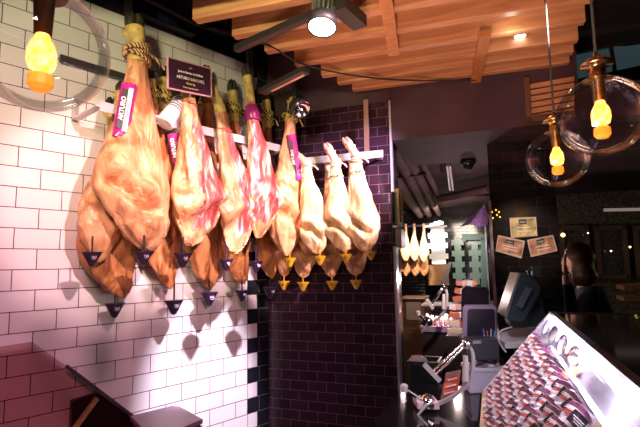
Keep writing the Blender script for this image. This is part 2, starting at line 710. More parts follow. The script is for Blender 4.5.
# ------------------------------------------------------------------ wooden slat ceiling
JA = radians(-17)
JD = V((cos(JA), sin(JA), 0))
ends = [(195, 22), (234, 38), (266, 53), (295.5, 66), (322, 77), (338, 84.5), (353, 91), (367, 97)]
for i, q in enumerate([(30, -62), (95, -34), (150, -5)] + ends):
    a = PZ(q[0], q[1], 2.66)
    s0 = toS(a)
    ln = (1.90 - s0.x) / cos(radians(3))
    if s0.y < -.9:
        ln = 2.2
    b = a + JD * ln
    h = .15 if i < 7 else .11
    o = MB().bar(a + Zv * h / 2, b + Zv * h / 2, .05, h).build('ceiling_joist', WOOD, None, a, JA, bevel=.004)
    lab = ['pine ceiling joist nearest the viewer, mostly above the frame', 'second pine joist, above the top left corner', 'third pine joist, crossing above the sign',
           'pine joist whose cut end sits above the white wall top', 'pine joist ending just right of the black track post', 'pine joist ending behind the green-lit spotlight',
           'pine joist ending near the top of the dark tiled corner', 'pine joist ending over the chrome lamp', 'pine joist third from the maroon fascia',
           'pine joist second from the maroon fascia', 'pine joist nearest the maroon fascia, last of the row']
    tag(o, lab[i], 'ceiling beam', 'pine joists of the slatted ceiling')
for (p, q, lab) in [((378, -12), (394, 53), 'orange pine cross brace beside the spotlight'), ((485, 33), (475, 84), 'orange pine cross brace over the dark fascia')]:
    a, b = PZ(*p, 2.645), PZ(*q, 2.645)
    if p[1] < 0:
        a = PZ(380, -40, 2.645)
    tag(MB().bar(a, b, .055, .03).build('cross_brace', WOODB, None, a), lab, 'ceiling beam', 'cross braces under the joists')
# second slatted panel further right behind fascia opening
ro = thing('slatted_hatch', 'framed opening with pink lit slats above the right globe lamps', 'ceiling panel', PSy(540, 110, -.02))
h = MB()
h.prism([PSy(523, 79, -.01), PSy(529, 78, -.01), PSy(532, 123, -.01), PSy(526, 124, -.01)], N2 * .03)
h.prism([PSy(526, 124, -.01), PSy(526, 118, -.01), PSy(575, 112, -.01), PSy(575, 118, -.01)], N2 * .03)
h.build('frame', wood_mat('hatch_frame_wood', (.10, .04, .02), (.16, .07, .03)), ro)
for k in range(6):
    y = 84 + k * 6.2
    s_ = MB()
    s_.prism([PSy(529.5, y + 5.5, -.005), PSy(529.3, y + 1, -.005), PSy(574, y - 7, -.005), PSy(574, y - 2.5, -.005)], N2 * .012)
    s_.build('slat', WOOD, ro)
rd = thing('recessed_downlight', 'small round white downlight between the pine joists', 'lamp', PZ(520, 35, 2.70))
MB().lathe(PZ(520, 35, 2.72), [(0, -.004), (.028, -.004), (.03, 0)], 20).build('lens', mat('downlight_lens', (1, 1, 1), .4, emit=(.95, .9, 1), es=6), rd)
MB().lathe(PZ(520, 35, 2.72), [(.028, -.008), (.037, -.006), (.037, .03), (.028, .03)], 20).build('rim', STEEL, rd)
light('downlight_glow', 'POINT', PZ(512, 36, 2.62), .35, (1, .9, .75), size=.02)

# ------------------------------------------------------------------ hanging rails
WR1 = .33


def rail(name, lab, pts, m=STEEL, w=.012, h=.035, group='ham rails'):
    mb = MB()
    mb.bar(pts[0], pts[1], w, h)
    return tag(mb.build(name, m), lab, 'rail', group)


tag(MB().bar(W1(60, 58, .03), W1(264, 119, .03), .02, .035).build('wall_rail', DSTEEL), 'dark flat rail fixed along the white tiled wall', 'rail')
zr = W1(170, 100, WR1 - .05).z
pL = W1(100, 106, WR1 - .03)
pR = C - D1 * .05 + N1 * .30
z1 = pL.z
pR.z = z1
r1 = thing('ham_rail', 'steel hanging rail with bent brackets along the white wall', 'rail', pL)
MB().bar(pL, pR, .008, .045).build('bar', STEEL, r1)
for t in (0.0, .36, .70, .97):
    p = pL.lerp(pR, t)
    q = p - N1 * (WR1 - .05)
    k = MB().bar(p, q, .035, .008)
    k.bar(q + Zv * .0, q + Zv * .10, .035, .012)
    k.build('bracket', STEEL, r1)
tag(MB().bar(W1(128, -6, .05), W1(131, 60, .05), .035, .02, N1).build('rail_post', DSTEEL), 'grey vertical post behind the largest ham hoof', 'rail')
tag(MB().bar(W1(249, 44, .06), W1(252, 112, .06), .04, .02, N1).build('rail_post', mat('pinkish_steel', (.35, .25, .28), .4, .8)), 'pinkish steel post at the end of the white wall', 'rail')
r2 = thing('ham_rail', 'shiny steel rail across the dark plum tiled wall', 'rail', W2(340, 158, .10))
a, b = W2(292, 162.5, .14), W2(383, 151.5, .14)
b.z = a.z
MB().bar(a, b, .01, .045).build('bar', STEEL, r2)
MB().bar(a + D2 * .1, a + D2 * .1 - N2 * .14, .03, .01).build('bracket', STEEL, r2)
MB().bar(b - D2 * .05, b - D2 * .05 - N2 * .14, .03, .01).build('bracket', STEEL, r2)
MB().bar(W2(366, 100, .10), W2(367, 153, .10), .03, .014, N2).build('upright', mat('copper_post', (.42, .22, .18), .4, .7), r2)

# ------------------------------------------------------------------ hams
PROF_W = [(0, .13), (.03, .2), (.07, .25), (.12, .235), (.18, .27), (.26, .31), (.34, .40), (.44, .56), (.54, .73), (.64, .89), (.73, 1.0), (.80, .93), (.87, .76), (.93, .54), (.975, .3), (1, .04)]


def make_ham(top, bot, width, nrm, m, label, cut=0, skew=.12, seed=0, hoof=1, rope=ROPEY, pale=False, group=None, bend=0.0, detail=1, fold=False, t_rope=.16, depth=.52):
    top, bot = V(top), V(bot)
    ax = (bot - top)
    Ln = ax.length
    a = ax.normalized()
    sd = a.cross(nrm).normalized()
    if sd.dot(Rv) < 0:
        sd = -sd
    fw = sd.cross(a)
    if fw.dot(nrm) < 0:
        fw = -fw
    hw = width / 2
    root = thing('cured_ham', label, 'ham', top, 0, group)
    NR, NS = (68, 36) if detail else (22, 16)
    t0 = .09

    def cen(t):
        c = top + a * (Ln * t)
        c -= sd * (hw * skew * sin(pi * max(0, min(1, (t - .15) / .85)) ** 1.7))
        if t < .16:
            c += sd * (bend * (.16 - t) * Ln)
        return c
    vs, fs, cutv = [], [], []
    for i in range(NR + 1):
        t = t0 + (1 - t0) * (1 - (1 - i / NR) ** 1.25)
        t = min(t, 1)
        c = cen(t)
        w_ = lerp_tab(PROF_W, t) * hw
        d_ = w_ * (depth if t > .3 else depth + (1 - depth) * (1 - t / .3) * .8)
        for k in range(NS):
            q = 2 * pi * k / NS
            cx, cy = cos(q), sin(q)
            # blade-like left edge, rounder right
            ww = w_ * (1.0 + .06 * cx)
            p = c + sd * (ww * cx) + fw * (d_ * cy)
            loc = sd * (ww * cx) + fw * (d_ * cy)
            n3 = V((ww * cx / hw * 1.3, cy * 1.2, t * 4.2)) + V((seed * 3.7, seed * 1.3, 0))
            nz = noise.noise(n3) + .5 * noise.noise(n3 * 2.3)
            amp = hw * .20 * min(1, max(0, (t - .2) * 3))
            p += (loc.normalized() if loc.length > 1e-6 else fw) * (nz * amp)
            if cy > 0:                                            # front relief
                # rump groove
                if fold:
                    u_ = (t - (.79 + .10 * cx + .02 * sin(cx * 5 + seed))) / .029
                    mk = math.exp(-((cx + .1) / .72) ** 4)
                    p -= fw * (hw * .62 * mk * math.exp(-u_ * u_))
                    p += fw * (hw * .20 * mk * (math.exp(-((u_ + 2.6) / 1.7) ** 2) + .7 * math.exp(-((u_ - 2.4) / 1.4) ** 2)))
                if cut:
                    u_ = (t - (.80 + .05 * sin(cx * 2.2 + 1.2 + seed))) / .012
                    st_ = 1 / (1 + math.exp(max(-30, min(30, u_))))
                    p += fw * (hw * .22 * st_ * math.exp(-((t - .78) / .10) ** 2)) - fw * (hw * .16 * (1 - st_))
                    p += sd * (hw * .16 * cx * st_ * math.exp(-((t - .76) / .05) ** 2))
                if cut:
                    p -= fw * (d_ * .35 * cy * min(1, max(0, (t - .3) * 3)))
            vs.append(p)
            cv = 0
            if cut and cy > 0:
                e = noise.noise(V((cx * 2.5, t * 7, seed + 9))) * .28
                lim = {1: cx + .1, 2: cx + .15, 3: cx + .9}[cut]
                if .3 + e * .3 < t < .90 + e * .2 and lim + e > 0 and cy > .12:
                    cv = 1
            cutv.append(cv)
    for i in range(NR):
        for k in range(NS):
            l = (k + 1) % NS
            fs.append((i * NS + k, i * NS + l, (i + 1) * NS + l, (i + 1) * NS + k))
    fs.append(tuple(reversed(range(NS))))
    fs.append(tuple(NR * NS + k for k in range(NS)))
    b = MB()
    b.add(vs, fs, True)
    body = b.build('leg_of_ham', m, root)
    at = body.data.attributes.new('cut', 'FLOAT', 'POINT')
    at.data.foreach_set('value', [float(c) for c in cutv])
    # trotter with two claws
    tr = MB()
    sk = SHANKP if pale else SHANKM
    P = [cen(.10), cen(.07), cen(.04), cen(.015)]
    r_ = hw * .26
    tr.tube(smooth_path([cen(.2), cen(.13), cen(.08), cen(.045)], 3), [hw * .26] * 2 + [hw * .24] * 3 + [hw * .25] * 3 + [hw * .27, hw * .2], 12)
    if detail:   # dew claws
        for sg in (-1, 1):
            tr.tube([cen(.085) + sd * sg * r_ * .7 - fw * r_ * .3, cen(.065) + sd * sg * r_ * 1.2 - fw * r_ * .5], [r_ * .35, r_ * .12], 6)
    tro = tr.build('trotter', sk, root)
    hf = MB()
    for sg in (-1, 1):
        p0 = cen(.055) + sd * sg * r_ * .42
        p1 = cen(.02) + sd * sg * r_ * .5
        p2 = cen(-.012) + sd * sg * r_ * .28 + fw * r_ * .25
        hf.tube(smooth_path([p0, p1, p2], 3), [r_ * .55, r_ * .6, r_ * .6, r_ * .58, r_ * .48, r_ * .36, r_ * .1], 8)
    hf.build('hoof', HOOFM if not pale else mat('pink_hoof', (.50, .26, .20), .4, var=.3, vscale=30), tro)
    if rope:
        rp = MB()
        for k in range(4 if detail else 2):
            c = cen(t_rope + (k - 1.5) * .016)
            tilt = (random.random() - .5) * .9
            rr = hw * (.30 + .05 * random.random())
            pts = []
            for j in range(18):
                q = 2 * pi * j / 18
                pts.append(c + sd * (rr * cos(q)) + fw * (rr * sin(q)) + a * (rr * tilt * cos(q + k)))
            rp.tube(pts, hw * .055 if detail else hw * .08, 6, closed=True)
        if detail:
            c = cen(t_rope) + sd * hw * .3 + fw * hw * .1
            rp.tube(smooth_path([c, c + sd * hw * .25 + a * hw * .1, c + sd * hw * .45 + a * hw * .35], 4), hw * .05, 6)
        rp.build('rope', rope, root)
    return root, cen, sd, fw, a, hw, Ln


def sleeve(root, centre, length, width, up, side, fwd, text1='ARTURO', text2='SANCHEZ', white=True):
    """wrapped paper sleeve following the shank: curved strip with crimped ends"""
    vs, fs = [], []
    n, kx = 14, 6
    for i in range(n + 1):
        v = (i / n - .5) * length
        for k in range(kx + 1):
            u = (k / kx - .5)
            d = -(u * 2) ** 2 * width * .25
            if i in (0, n):
                d += (k % 2) * width * .06
            vs.append(centre + up * v + side * (u * width) + fwd * (d + .003 * sin(i * 1.7)))
    for i in range(n):
        for k in range(kx):
            q = i * (kx + 1) + k
            fs.append((q, q + 1, q + kx + 2, q + kx + 1))
    b = MB()
    b.add(vs, fs, False)
    s_ = b.build('label_sleeve', MAGENTA, root)
    sol = s_.modifiers.new('thick', 'SOLIDIFY')
    sol.thickness = .003
    bk = MB()
    bk.box(centre + fwd * .0025 + side * (-.16 * width), (width * .34, .003, length * .72), (side, fwd, up))
    root = s_
    bk.build('black_panel', BLACK, root)
    if white:
        wb = MB()
        wb.box(centre + fwd * .002 + side * (.18 * width), (width * .30, .003, length * .8), (side, fwd, up))
        wb.build('white_panel', mat('label_white', (.75, .7, .78), .3, var=.3, vscale=60), root)
    text_obj('lettering', text1, width * .42, TEXTW, root, centre + fwd * .0055 - side * width * .17, up, -side, bold=.0006)
    text_obj('lettering', text2, width * .26, MAGENTA, root, centre + fwd * .0055 + side * width * .18, up, -side)


def drip_cup(p, width, m, label, nrm, rod=.06, em=True, group=None):
    r = thing('drip_cup', label, 'drip cup', p, 0, group)
    b = MB()
    hh = width * .72
    X = nrm.cross(Zv).normalized()
    # triangular funnel: flat lid, three-cornered, pointed bottom
    sg = 20
    prof = [(.02, 0), (.5, 0), (.5, -.04), (.36, -.26), (.14, -.68), (.02, -.74)]
    vs, fs = [], []
    for r_, h_ in prof:
        for k in range(sg):
            q = 2 * pi * k / sg
            vs.append(p + X * (r_ * width * cos(q)) + nrm * (r_ * width * .7 * sin(q)) + Zv * (h_ * width))
    for i in range(len(prof) - 1):
        for k in range(sg):
            l = (k + 1) % sg
            fs.append((i * sg + k, i * sg + l, (i + 1) * sg + l, (i + 1) * sg + k))
    fs.append(tuple(range(sg)))
    fs.append(tuple((len(prof) - 1) * sg + k for k in range(sg)))
    b.add(vs, fs, False)
    b.build('cup', m, r)
    MB().tube([p - Zv * .005, p + Zv * rod], width * .045, 6).build('spike', m, r)
    if em:
        e = MB()
        c = p + nrm * (width * .27) - Zv * (width * .26)
        pts = [c + X * (cos(q) * width * .11) + Zv * (sin(q) * width * .11) for q in [2 * pi * j / 14 for j in range(14)]]
        e.tube(pts, width * .014, 5, closed=True)
        e.box(c, (width * .08, .002, width * .08), (X, nrm, Zv))
        e.build('emblem', CUPEM if m is CUPD else BLACK, r)


def scale_w(px, p):
    return px * (p - O).dot(Fv) / FPX


# (top px, bottom px, width px, offset, material, cut, skew, bend, rope, label, fold)
front1 = [
    ((134, 16), (151, 252), 74, .33, HAM_SKIN, 0, .42, .0, ROPEB, 'largest golden cured ham at the left end of the row, magenta sleeve on its shank', True, 1.0),
    ((187, 66), (192, 246), 60, .36, HAM_SKIN, 1, -.36, -.1, None, 'cured ham hanging under the printed sign, pink meat face showing', False, 1.0),
    ((217, 78), (236, 254), 46, .34, HAM_SKIN, 2, -.35, -.5, None, 'cured ham with bent yellowish trotter, between the sign ham and the purple capped ham', False, 1.0),
    ((248, 68), (260, 238), 38, .36, HAM_SKIN, 3, -.45, -.1, None, 'narrow cured ham with a purple cap over its shank and red meat', False, 1.0),
    ((291, 90), (286, 256), 46, .33, HAM_SKIN, 0, .12, .3, ROPEY, 'cured ham at the wall corner with yellow and black rope and long magenta label', True, 1.0),
]
H = []
for i, (tp, bt, wd, off, m, cut, sk, bend, rp, lab, fold, _) in enumerate(front1):
    top, bot = W1(*tp, off), W1(*bt, off)
    H.append(make_ham(top, bot, scale_w(wd, bot), N1, m, lab, cut, sk, i + 1, 1, rp, False, 'cured hams in the front row', bend, 1, fold))
# sleeve on ham 1 and 5, cap on 4, paper on the middle ham
r_, cen, sd, fw, a, hw, Ln = H[0]
NF = (O - cen(.4)).normalized()
up1 = (W1(129, 80, .4) - W1(119, 138, .4)).normalized()
c1 = W1(125, 109, .33 + hw * .36)
sdx = up1.cross(NF).normalized()
sdx = sdx if sdx.dot(Rv) > 0 else -sdx
f1 = sdx.cross(up1)
f1 = f1 if f1.dot(O - c1) > 0 else -f1
sleeve(r_, c1, scale_w(58, c1), scale_w(15, c1), up1, sdx, f1)
r_, cen, sd, fw, a, hw, Ln = H[4]
c1 = W1(294.5, 157, .33 + hw * .42)
up1 = (W1(291, 133, .4) - W1(298, 180, .4)).normalized()
sdx = up1.cross((O - c1).normalized()).normalized()
sdx = sdx if sdx.dot(Rv) > 0 else -sdx
f1 = sdx.cross(up1)
f1 = f1 if f1.dot(O - c1) > 0 else -f1
sleeve(r_, c1, scale_w(46, c1), scale_w(9, c1), up1, sdx, f1, white=False)
# purple cap
r_, cen, sd, fw, a, hw, Ln = H[3]
cp = MB()
cc = cen(.27)
prof = [(.36, -.035), (.40, -.02), (.39, .01), (.32, .040), (.27, .05)]
cp.lathe(cc, [(r * hw, -h) for r, h in prof], 20, (sd, fw, a))
cp.lathe(cc + a * .036, [(hw * .36, -.004), (hw * .46, 0), (hw * .36, .004)], 20, (sd, fw, a))
cp.build('purple_cap', MAGENTA, r_)
# thin red strings on 2 and 3
for hx, t in ((1, .22), (2, .30)):
    r_, cen, sd, fw, a, hw, Ln = H[hx]
    st = MB()
    rr = lerp_tab(PROF_W, t) * hw * 1.08
    st.tube([cen(t) + sd * rr * cos(q) + fw * rr * .9 * sin(q) + a * .01 * cos(q) for q in [2 * pi * j / 18 for j in range(18)]], .0025, 5, closed=True)
    st.build('string', mat('red_string', (.5, .05, .03), .6), r_)

front2 = [
    ((304, 146), (318, 254), 33, 'pale floury ham nearest the wall corner on the plum tiled pier', -.9),
    ((333, 143), (345, 252), 34, 'pale floury ham in the middle of the three on the plum tiled pier', -.4),
    ((354, 137), (366, 252), 35, 'pale floury ham beside the pier edge, rightmost of the near hams', -.5)]
for i, (tp, bt, wd, lab, bend) in enumerate(front2):
    top, bot = W2(*tp, .22), W2(*bt, .24)
    hm = make_ham(top, bot, scale_w(wd, bot), N2, HAM_PALE, lab, 0, .12, 11 + i, 1, mat('twine', (.6, .42, .3), .7, var=.3, vscale=50), True, 'pale hams on the plum pier', bend, 1, True, .2)
    if i > 0:
        r_, cen, sd, fw, a, hw, Ln = hm
        st = MB()
        rr = lerp_tab(PROF_W, .32) * hw * 1.12
        st.tube([cen(.32) + sd * rr * cos(q) + fw * rr * .9 * sin(q) for q in [2 * pi * j / 16 for j in range(16)]], .004, 5, closed=True)
        st.build('tie_band', ROPEY, r_)
back1 = [
    ((122, 84), (98, 262), 46, .19, HAM_SKIN, 'brown ham half hidden at the left edge of the largest ham', .15),
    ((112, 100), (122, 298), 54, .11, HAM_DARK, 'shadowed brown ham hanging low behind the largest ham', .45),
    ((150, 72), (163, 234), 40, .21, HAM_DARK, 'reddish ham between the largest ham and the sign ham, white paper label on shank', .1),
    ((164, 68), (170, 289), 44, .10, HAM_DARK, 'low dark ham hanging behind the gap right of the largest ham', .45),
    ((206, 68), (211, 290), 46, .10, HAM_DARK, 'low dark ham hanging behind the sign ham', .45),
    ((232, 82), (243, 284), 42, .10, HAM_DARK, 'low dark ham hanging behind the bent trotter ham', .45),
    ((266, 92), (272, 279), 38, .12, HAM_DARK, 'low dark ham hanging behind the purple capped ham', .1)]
for i, (tp, bt, wd, off, m, lab, sk) in enumerate(back1):
    top, bot = W1(*tp, off), W1(*bt, off)
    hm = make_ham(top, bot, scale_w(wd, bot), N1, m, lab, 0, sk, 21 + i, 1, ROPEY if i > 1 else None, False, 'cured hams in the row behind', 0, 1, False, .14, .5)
    if i == 2:
        c1 = W1(176, 148, .30)
        up1 = (W1(172, 130, .4) - W1(178, 160, .4)).normalized()
        sdx = up1.cross((O - c1).normalized()).normalized()
        sdx = sdx if sdx.dot(Rv) > 0 else -sdx
        f1 = sdx.cross(up1)
        f1 = f1 if f1.dot(O - c1) > 0 else -f1
        sleeve(hm[0], c1, scale_w(30, c1), scale_w(12, c1), up1, sdx, f1, white=False)
        # crinkled white paper roll at the sleeve top
        pa, pb = W1(164, 124, .33), W1(181, 99, .33)
        dd = (pb - pa)
        pr = MB()
        pts = [pa + dd * (k / 12) for k in range(13)]
        pr.tube(pts, [scale_w(9, pa) * (1 - .3 * k / 12) + (.0015 if k % 2 else 0) for k in range(13)], 14)
        pr.build('paper_cuff', mat('crinkled_paper', (.72, .66, .72), .5, var=.25, vscale=20), hm[0])
        ds = MB()
        for k in range(5):
            p = pa + dd * (.55 + k * .09)
            ds.tube([p, p + dd.normalized() * .006], scale_w(9, pa) * (1 - .3 * (.55 + k * .09)) + .002, 14)
        ds.build('grey_bands', mat('grey_purple_band', (.12, .08, .12), .5), hm[0])
back2 = [((288, 150), (284, 276), 32, 'orange lit low ham below the corner ham'), ((300, 158), (303, 278), 32, 'orange lit low ham below the first pale ham'),
         ((328, 157), (332, 277), 31, 'orange lit low ham below the middle pale ham'), ((352, 152), (356, 276), 33, 'orange lit low ham below the rightmost pale ham')]
for i, (tp, bt, wd, lab) in enumerate(back2):
    top, bot = W2(*tp, .09), W2(*bt, .09)
    make_ham(top, bot, scale_w(wd, bot), N2, HAM_SKIN, lab, 0, .15 if i != 1 else -.1, 31 + i, 1, None, True, 'lower hams on the plum pier', 0, 1, True, .2, .45)

for (x, y, off, lab) in [(92, 252, .30, 'purple drip cup under the half hidden left ham'), (144, 251, .40, 'purple drip cup under the largest ham'), (183, 253, .37, 'purple drip cup under the sign ham'),
                         (226, 259, .36, 'purple drip cup with round white emblem under the bent trotter ham'), (256, 261, .36, 'purple drip cup under the purple capped ham'),
                         (115, 303, .12, 'lowest left purple drip cup against the white tiles'), (174, 300, .12, 'second purple drip cup against the white tiles from the left'),
                         (209, 292, .12, 'third purple drip cup against the white tiles from the left'), (242, 290, .12, 'purple drip cup beside the black corner tiles'),
                         (270, 287, .10, 'purple drip cup hanging in the dark wall corner')]:
    p = W1(x, y, off)
    drip_cup(p, scale_w(20 if x < 220 else 16, p), CUPD, lab, N1, scale_w(16, p), True, 'purple drip cups')
for (x, y, off, lab) in [(292, 258, .38, 'yellow drip cup under the corner ham'), (320, 256, .26, 'yellow drip cup under the first pale ham'), (346, 254, .26, 'yellow drip cup under the middle pale ham'),
                         (371, 251, .26, 'yellow drip cup under the rightmost pale ham'), (284, 281, .09, 'lowest yellow drip cup nearest the corner'), (303, 282, .09, 'second yellow drip cup in the bottom row on the pier'),
                         (332, 281, .09, 'third yellow drip cup in the bottom row on the pier'), (356, 280, .09, 'lowest yellow drip cup nearest the pier edge')]:
    p = W1(290, 258, .33) if off > .36 else W2(x, y, off)
    drip_cup(p, scale_w(12.5, p), CUPY, lab, N2, scale_w(13, p), True, 'yellow drip cups')

# ------------------------------------------------------------------ sign over the hams
sg = thing('price_sign', 'small dark sign with pink border and white lettering held above the hams', 'sign', W1(189, 95, .45))
q = [W1(168, 57, .47), W1(211, 69, .42), W1(210, 97, .42), W1(168, 88, .47)]
Xs = (q[1] - q[0]).normalized()
Ys = (q[0] - q[3]).normalized()
Ns = Xs.cross(Ys).normalized()
cc = (q[0] + q[1] + q[2] + q[3]) / 4
wS, hS = (q[1] - q[0]).length, (q[0] - q[3]).length
MB().box(cc, (wS, hS, .004), (Xs, Ys, Ns)).build('board', mat('dark_plum_board', (.05, .015, .04), .35), sg)
brd = bpy.data.objects['board']
fb = MB()
for s_ in (-1, 1):
    fb.box(cc + Ys * (s_ * hS / 2), (wS + .006, .006, .008), (Xs, Ys, Ns))
    fb.box(cc + Xs * (s_ * wS / 2), (.006, hS + .006, .008), (Xs, Ys, Ns))
fb.build('border', mat('pink_border', (.75, .38, .5), .4), sg)
for tx, sz, dy, m_ in [('mas', .012, .32, TEXTG), ('Jamon Iberico de Bellota', .0165, .14, TEXTW), ('ARTURO SANCHEZ', .021, -.06, TEXTW), ('Precio /kg', .014, -.22, TEXTG), ('Precio especial entero', .011, -.36, TEXTG)]:
    text_obj('lettering', tx, sz, m_, brd, cc + Ns * .004 + Ys * (hS * dy), Xs, Ys, bold=.0002)
MB().bar(cc - Ys * hS / 2, W1(188, 112, .30), .004, .02).build('clip', STEEL, sg)

# ------------------------------------------------------------------ lights on the ceiling


def globe_lamp(cx, cy, rpx, Y, cordtop, label, big=True, capm=BRASS, glow=.9, bo=.13):
    c = PY(cx, cy, Y)
    R = scale_w(rpx, c)
    r = thing('globe_lamp', label, 'pendant lamp', c)
    prof = []
    n = 28
    for i in range(n + 1):
        q = pi * (.10 + .90 * i / n)
        prof.append((R * sin(q) + 1e-5, R * .97 * cos(q)))
    MB().lathe(c, prof, 48).build('glass_globe', GLASS, r)
    k = R
    b = MB()
    b.lathe(c, [(.001, 1.62 * k), (.05 * k, 1.62 * k), (.06 * k, 1.5 * k), (.20 * k, 1.46 * k), (.24 * k, 1.40 * k), (.36 * k, 1.34 * k), (.36 * k, 1.28 * k), (.2 * k, 1.27 * k), (.18 * k, 1.22 * k),
                (.18 * k, .95 * k), (.33 * k, .93 * k), (.33 * k, .90 * k), (.16 * k, .88 * k), (.13 * k, (.5 - bo) * k), (.001, (.5 - bo) * k)], 28)
    b.build('brass_cap', capm, r)
    bb = MB()
    br = .21 * k
    c_ = c - Zv * (bo * k)
    bb.lathe(c_, [(.10 * k, .50 * k), (.12 * k, .42 * k), (br * .8, .34 * k), (br, .22 * k), (br, .05 * k), (br * .85, -.06 * k), (br * .4, -.1 * k), (.001, -.11 * k)], 10, None, False)
    bm_ = MATS.get('amber_bulb')
    if bm_ is None:
        m_, t, pb = nt('amber_bulb')
        tc = t.nodes.new('ShaderNodeTexCoord')
        vo = t.nodes.new('ShaderNodeTexVoronoi')
        vo.inputs['Scale'].default_value = 75
        t.links.new(tc.outputs['Object'], vo.inputs['Vector'])
        rp_ = t.nodes.new('ShaderNodeValToRGB')
        rp_.color_ramp.elements[0].color = (1, .62, .10, 1)
        rp_.color_ramp.elements[1].color = (.9, .20, .01, 1)
        rp_.color_ramp.elements[1].position = .75
        t.links.new(vo.outputs['Distance'], rp_.inputs['Fac'])
        t.links.new(rp_.outputs['Color'], pb.inputs['Emission Color'])
        pb.inputs['Emission Strength'].default_value = 5
        pb.inputs['Base Color'].default_value = (.5, .2, .03, 1)
        MATS['amber_bulb'] = m_
        bm_ = m_
    bulb = bb.build('bulb', bm_, r)
    b2 = MB()
    b2.lathe(c_ - Zv * .12 * k, [(br * .5, 0), (br * .85, -.05 * k), (br * .9, -.22 * k), (br * .6, -.3 * k), (.001, -.31 * k)], 10, None, False)  # dimmer glowing shape stands in for the bulb's reflection in the globe
    b2.build('bulb_reflection', mat('amber_bulb_reflection', (.8, .3, .03), .3, emit=(1, .32, .02), es=.55), bulb)
    cord = MB()
    cord.tube([c + Zv * 1.6 * k, PZ(*cordtop, TOPZ - .02) if cordtop else c + Zv * (TOPZ - c.z)], .0035 * (1.2 if big else 1), 6)
    cord.build('cord', mat('grey_cord', (.05, .055, .045), .8), r)
    light('globe_glow', 'POINT', c - Zv * .05 * k, glow, (1, .62, .25), size=.02)
    return r


globe_lamp(601, 116, 41, 1.30, None, 'larger clear glass globe lamp with brass cap, on the right', True, mat('copper_cap', (.62, .38, .16), .25, 1), 1.0)
globe_lamp(557, 158.5, 29.5, 1.70, None, 'smaller clear glass globe lamp on a long grey cord', False, BRASS, .6)
globe_lamp(42, 50, 63, .86, None, 'near clear glass globe lamp cut off in the top left corner', True, mat('dark_cap', (.10, .07, .05), .3, .9), 1.0, .25)

# main spotlight with heat-sink fins on a black track
sp_c = PZ(322, 27, 2.47)
sl = thing('track_spotlight', 'finned spotlight with bright greenish white lens under the joists', 'spotlight', sp_c)
dn = (V((-.10, -.25, -1))).normalized()
Xa = dn.cross(V((0, 1, 0))).normalized()
Ya = dn.cross(Xa)
R = scale_w(15, sp_c)
MB().lathe(sp_c, [(.001, 0), (R * .9, 0)], 28, (Xa, Ya, dn)).build('lens', mat('spot_lens', (1, 1, 1), .3, emit=(.72, 1, .88), es=9), sl)
MB().lathe(sp_c, [(R * .9, .003), (R, .003), (R * 1.02, -.02), (R * .95, -.045), (.001, -.045)], 28, (Xa, Ya, dn)).build('housing', BLACKM, sl)
fn = MB()
for k in range(16):
    q = 2 * pi * k / 16
    d_ = Xa * cos(q) + Ya * sin(q)
    fn.bar(sp_c + d_ * R * .5 - dn * .047, sp_c + d_ * R * .62 - dn * .125, .004, R * .55, d_)
fn.tube([sp_c - dn * .045, sp_c - dn * .125], R * .35, 12)
fn.build('heat_sink', mat('green_grey_aluminium', (.42, .5, .40), .35, .8), sl)
yk = MB()
yk.bar(sp_c - dn * .12, sp_c - dn * .2, .03, .02, Xa)
yk.build('yoke', BLACKM, sl)
db = MB()
db.bar(PZ(338, 4, 2.56), PZ(360, 23, 2.56), .065, .05)
db.build('driver_box', BLACKM, sl)
tag(MB().bar(PZ(236, 49, 2.60), PZ(318, 12, 2.60), .035, .035).build('lamp_track', BLACKM, bevel=.004), 'black lighting track running diagonally from the wall to the spotlight', 'track')
# fixture with light-tipped tray near the corner
fx = thing('track_fixture', 'dark rectangular lamp fixture with pink lit edge near the corner', 'lamp', PZ(280, 83, 2.55))
MB().bar(PZ(262, 92, 2.5), PZ(306, 70, 2.5), .05, .025).build('body', BLACKM, fx)
MB().bar(PZ(272, 91, 2.485), PZ(304, 75, 2.485), .008, .008).build('edge_strip', mat('pink_edge', (.7, .35, .3), .4), fx)
# second lamp, chrome reflector
lp = thing('round_spotlight', 'small round glass-fronted chrome lamp beside the corner ham hoof', 'spotlight', PY(299, 108, 2.6))
c0 = PY(300, 108, 2.62)
dq = V((.35, -.5, -.75)).normalized()
Xq = dq.cross(Zv).normalized()
Yq = dq.cross(Xq)
rr = scale_w(10, c0)
MB().lathe(c0, [(rr * 1.05, .02), (rr * 1.1, .0), (rr, -.03), (rr * .5, -.07), (.001, -.075)], 24, (Xq, Yq, dq)).build('housing', BLACKM, lp)
MB().lathe(c0, [(rr, .012), (rr * .6, -.02), (.001, -.03)], 24, (Xq, Yq, dq)).build('reflector', CHROME, lp)
MB().tube([c0 - dq * .07, PY(290, 88, 2.7)], .006, 8).build('arm', BLACKM, lp)

# cables
tag(MB().tube(smooth_path([W1(150, 0, .08), W1(175, 13, .1), W1(205, 28, .12), W1(245, 42, .12), PZ(268, 45, 2.64), PZ(300, 63, 2.64), PZ(345, 74, 2.63), PZ(400, 80, 2.63), PZ(476, 80, 2.63)], 8), .005, 6).build('cable', BLACKM),
    'black cable sagging below the pine joists', 'cable')
tag(MB().tube(smooth_path([W1(120, -15, .05), W1(160, 6, .06), W1(200, 25, .05), W1(243, 37, .08)], 8), .012, 8).build('conduit', mat('pink_grey_conduit', (.20, .13, .13), .35, .3)),
    'curved grey conduit running above the white tiles', 'pipe')
tag(MB().tube(smooth_path([W1(223, 12, .08), W1(226, 22, .08), W1(222, 30, .08), W1(212, 28, .08)], 8), .006, 8).build('conduit', mat('pink_grey_conduit', (.2, .2, .2))),
    'short hooked grey conduit above the sign', 'pipe')
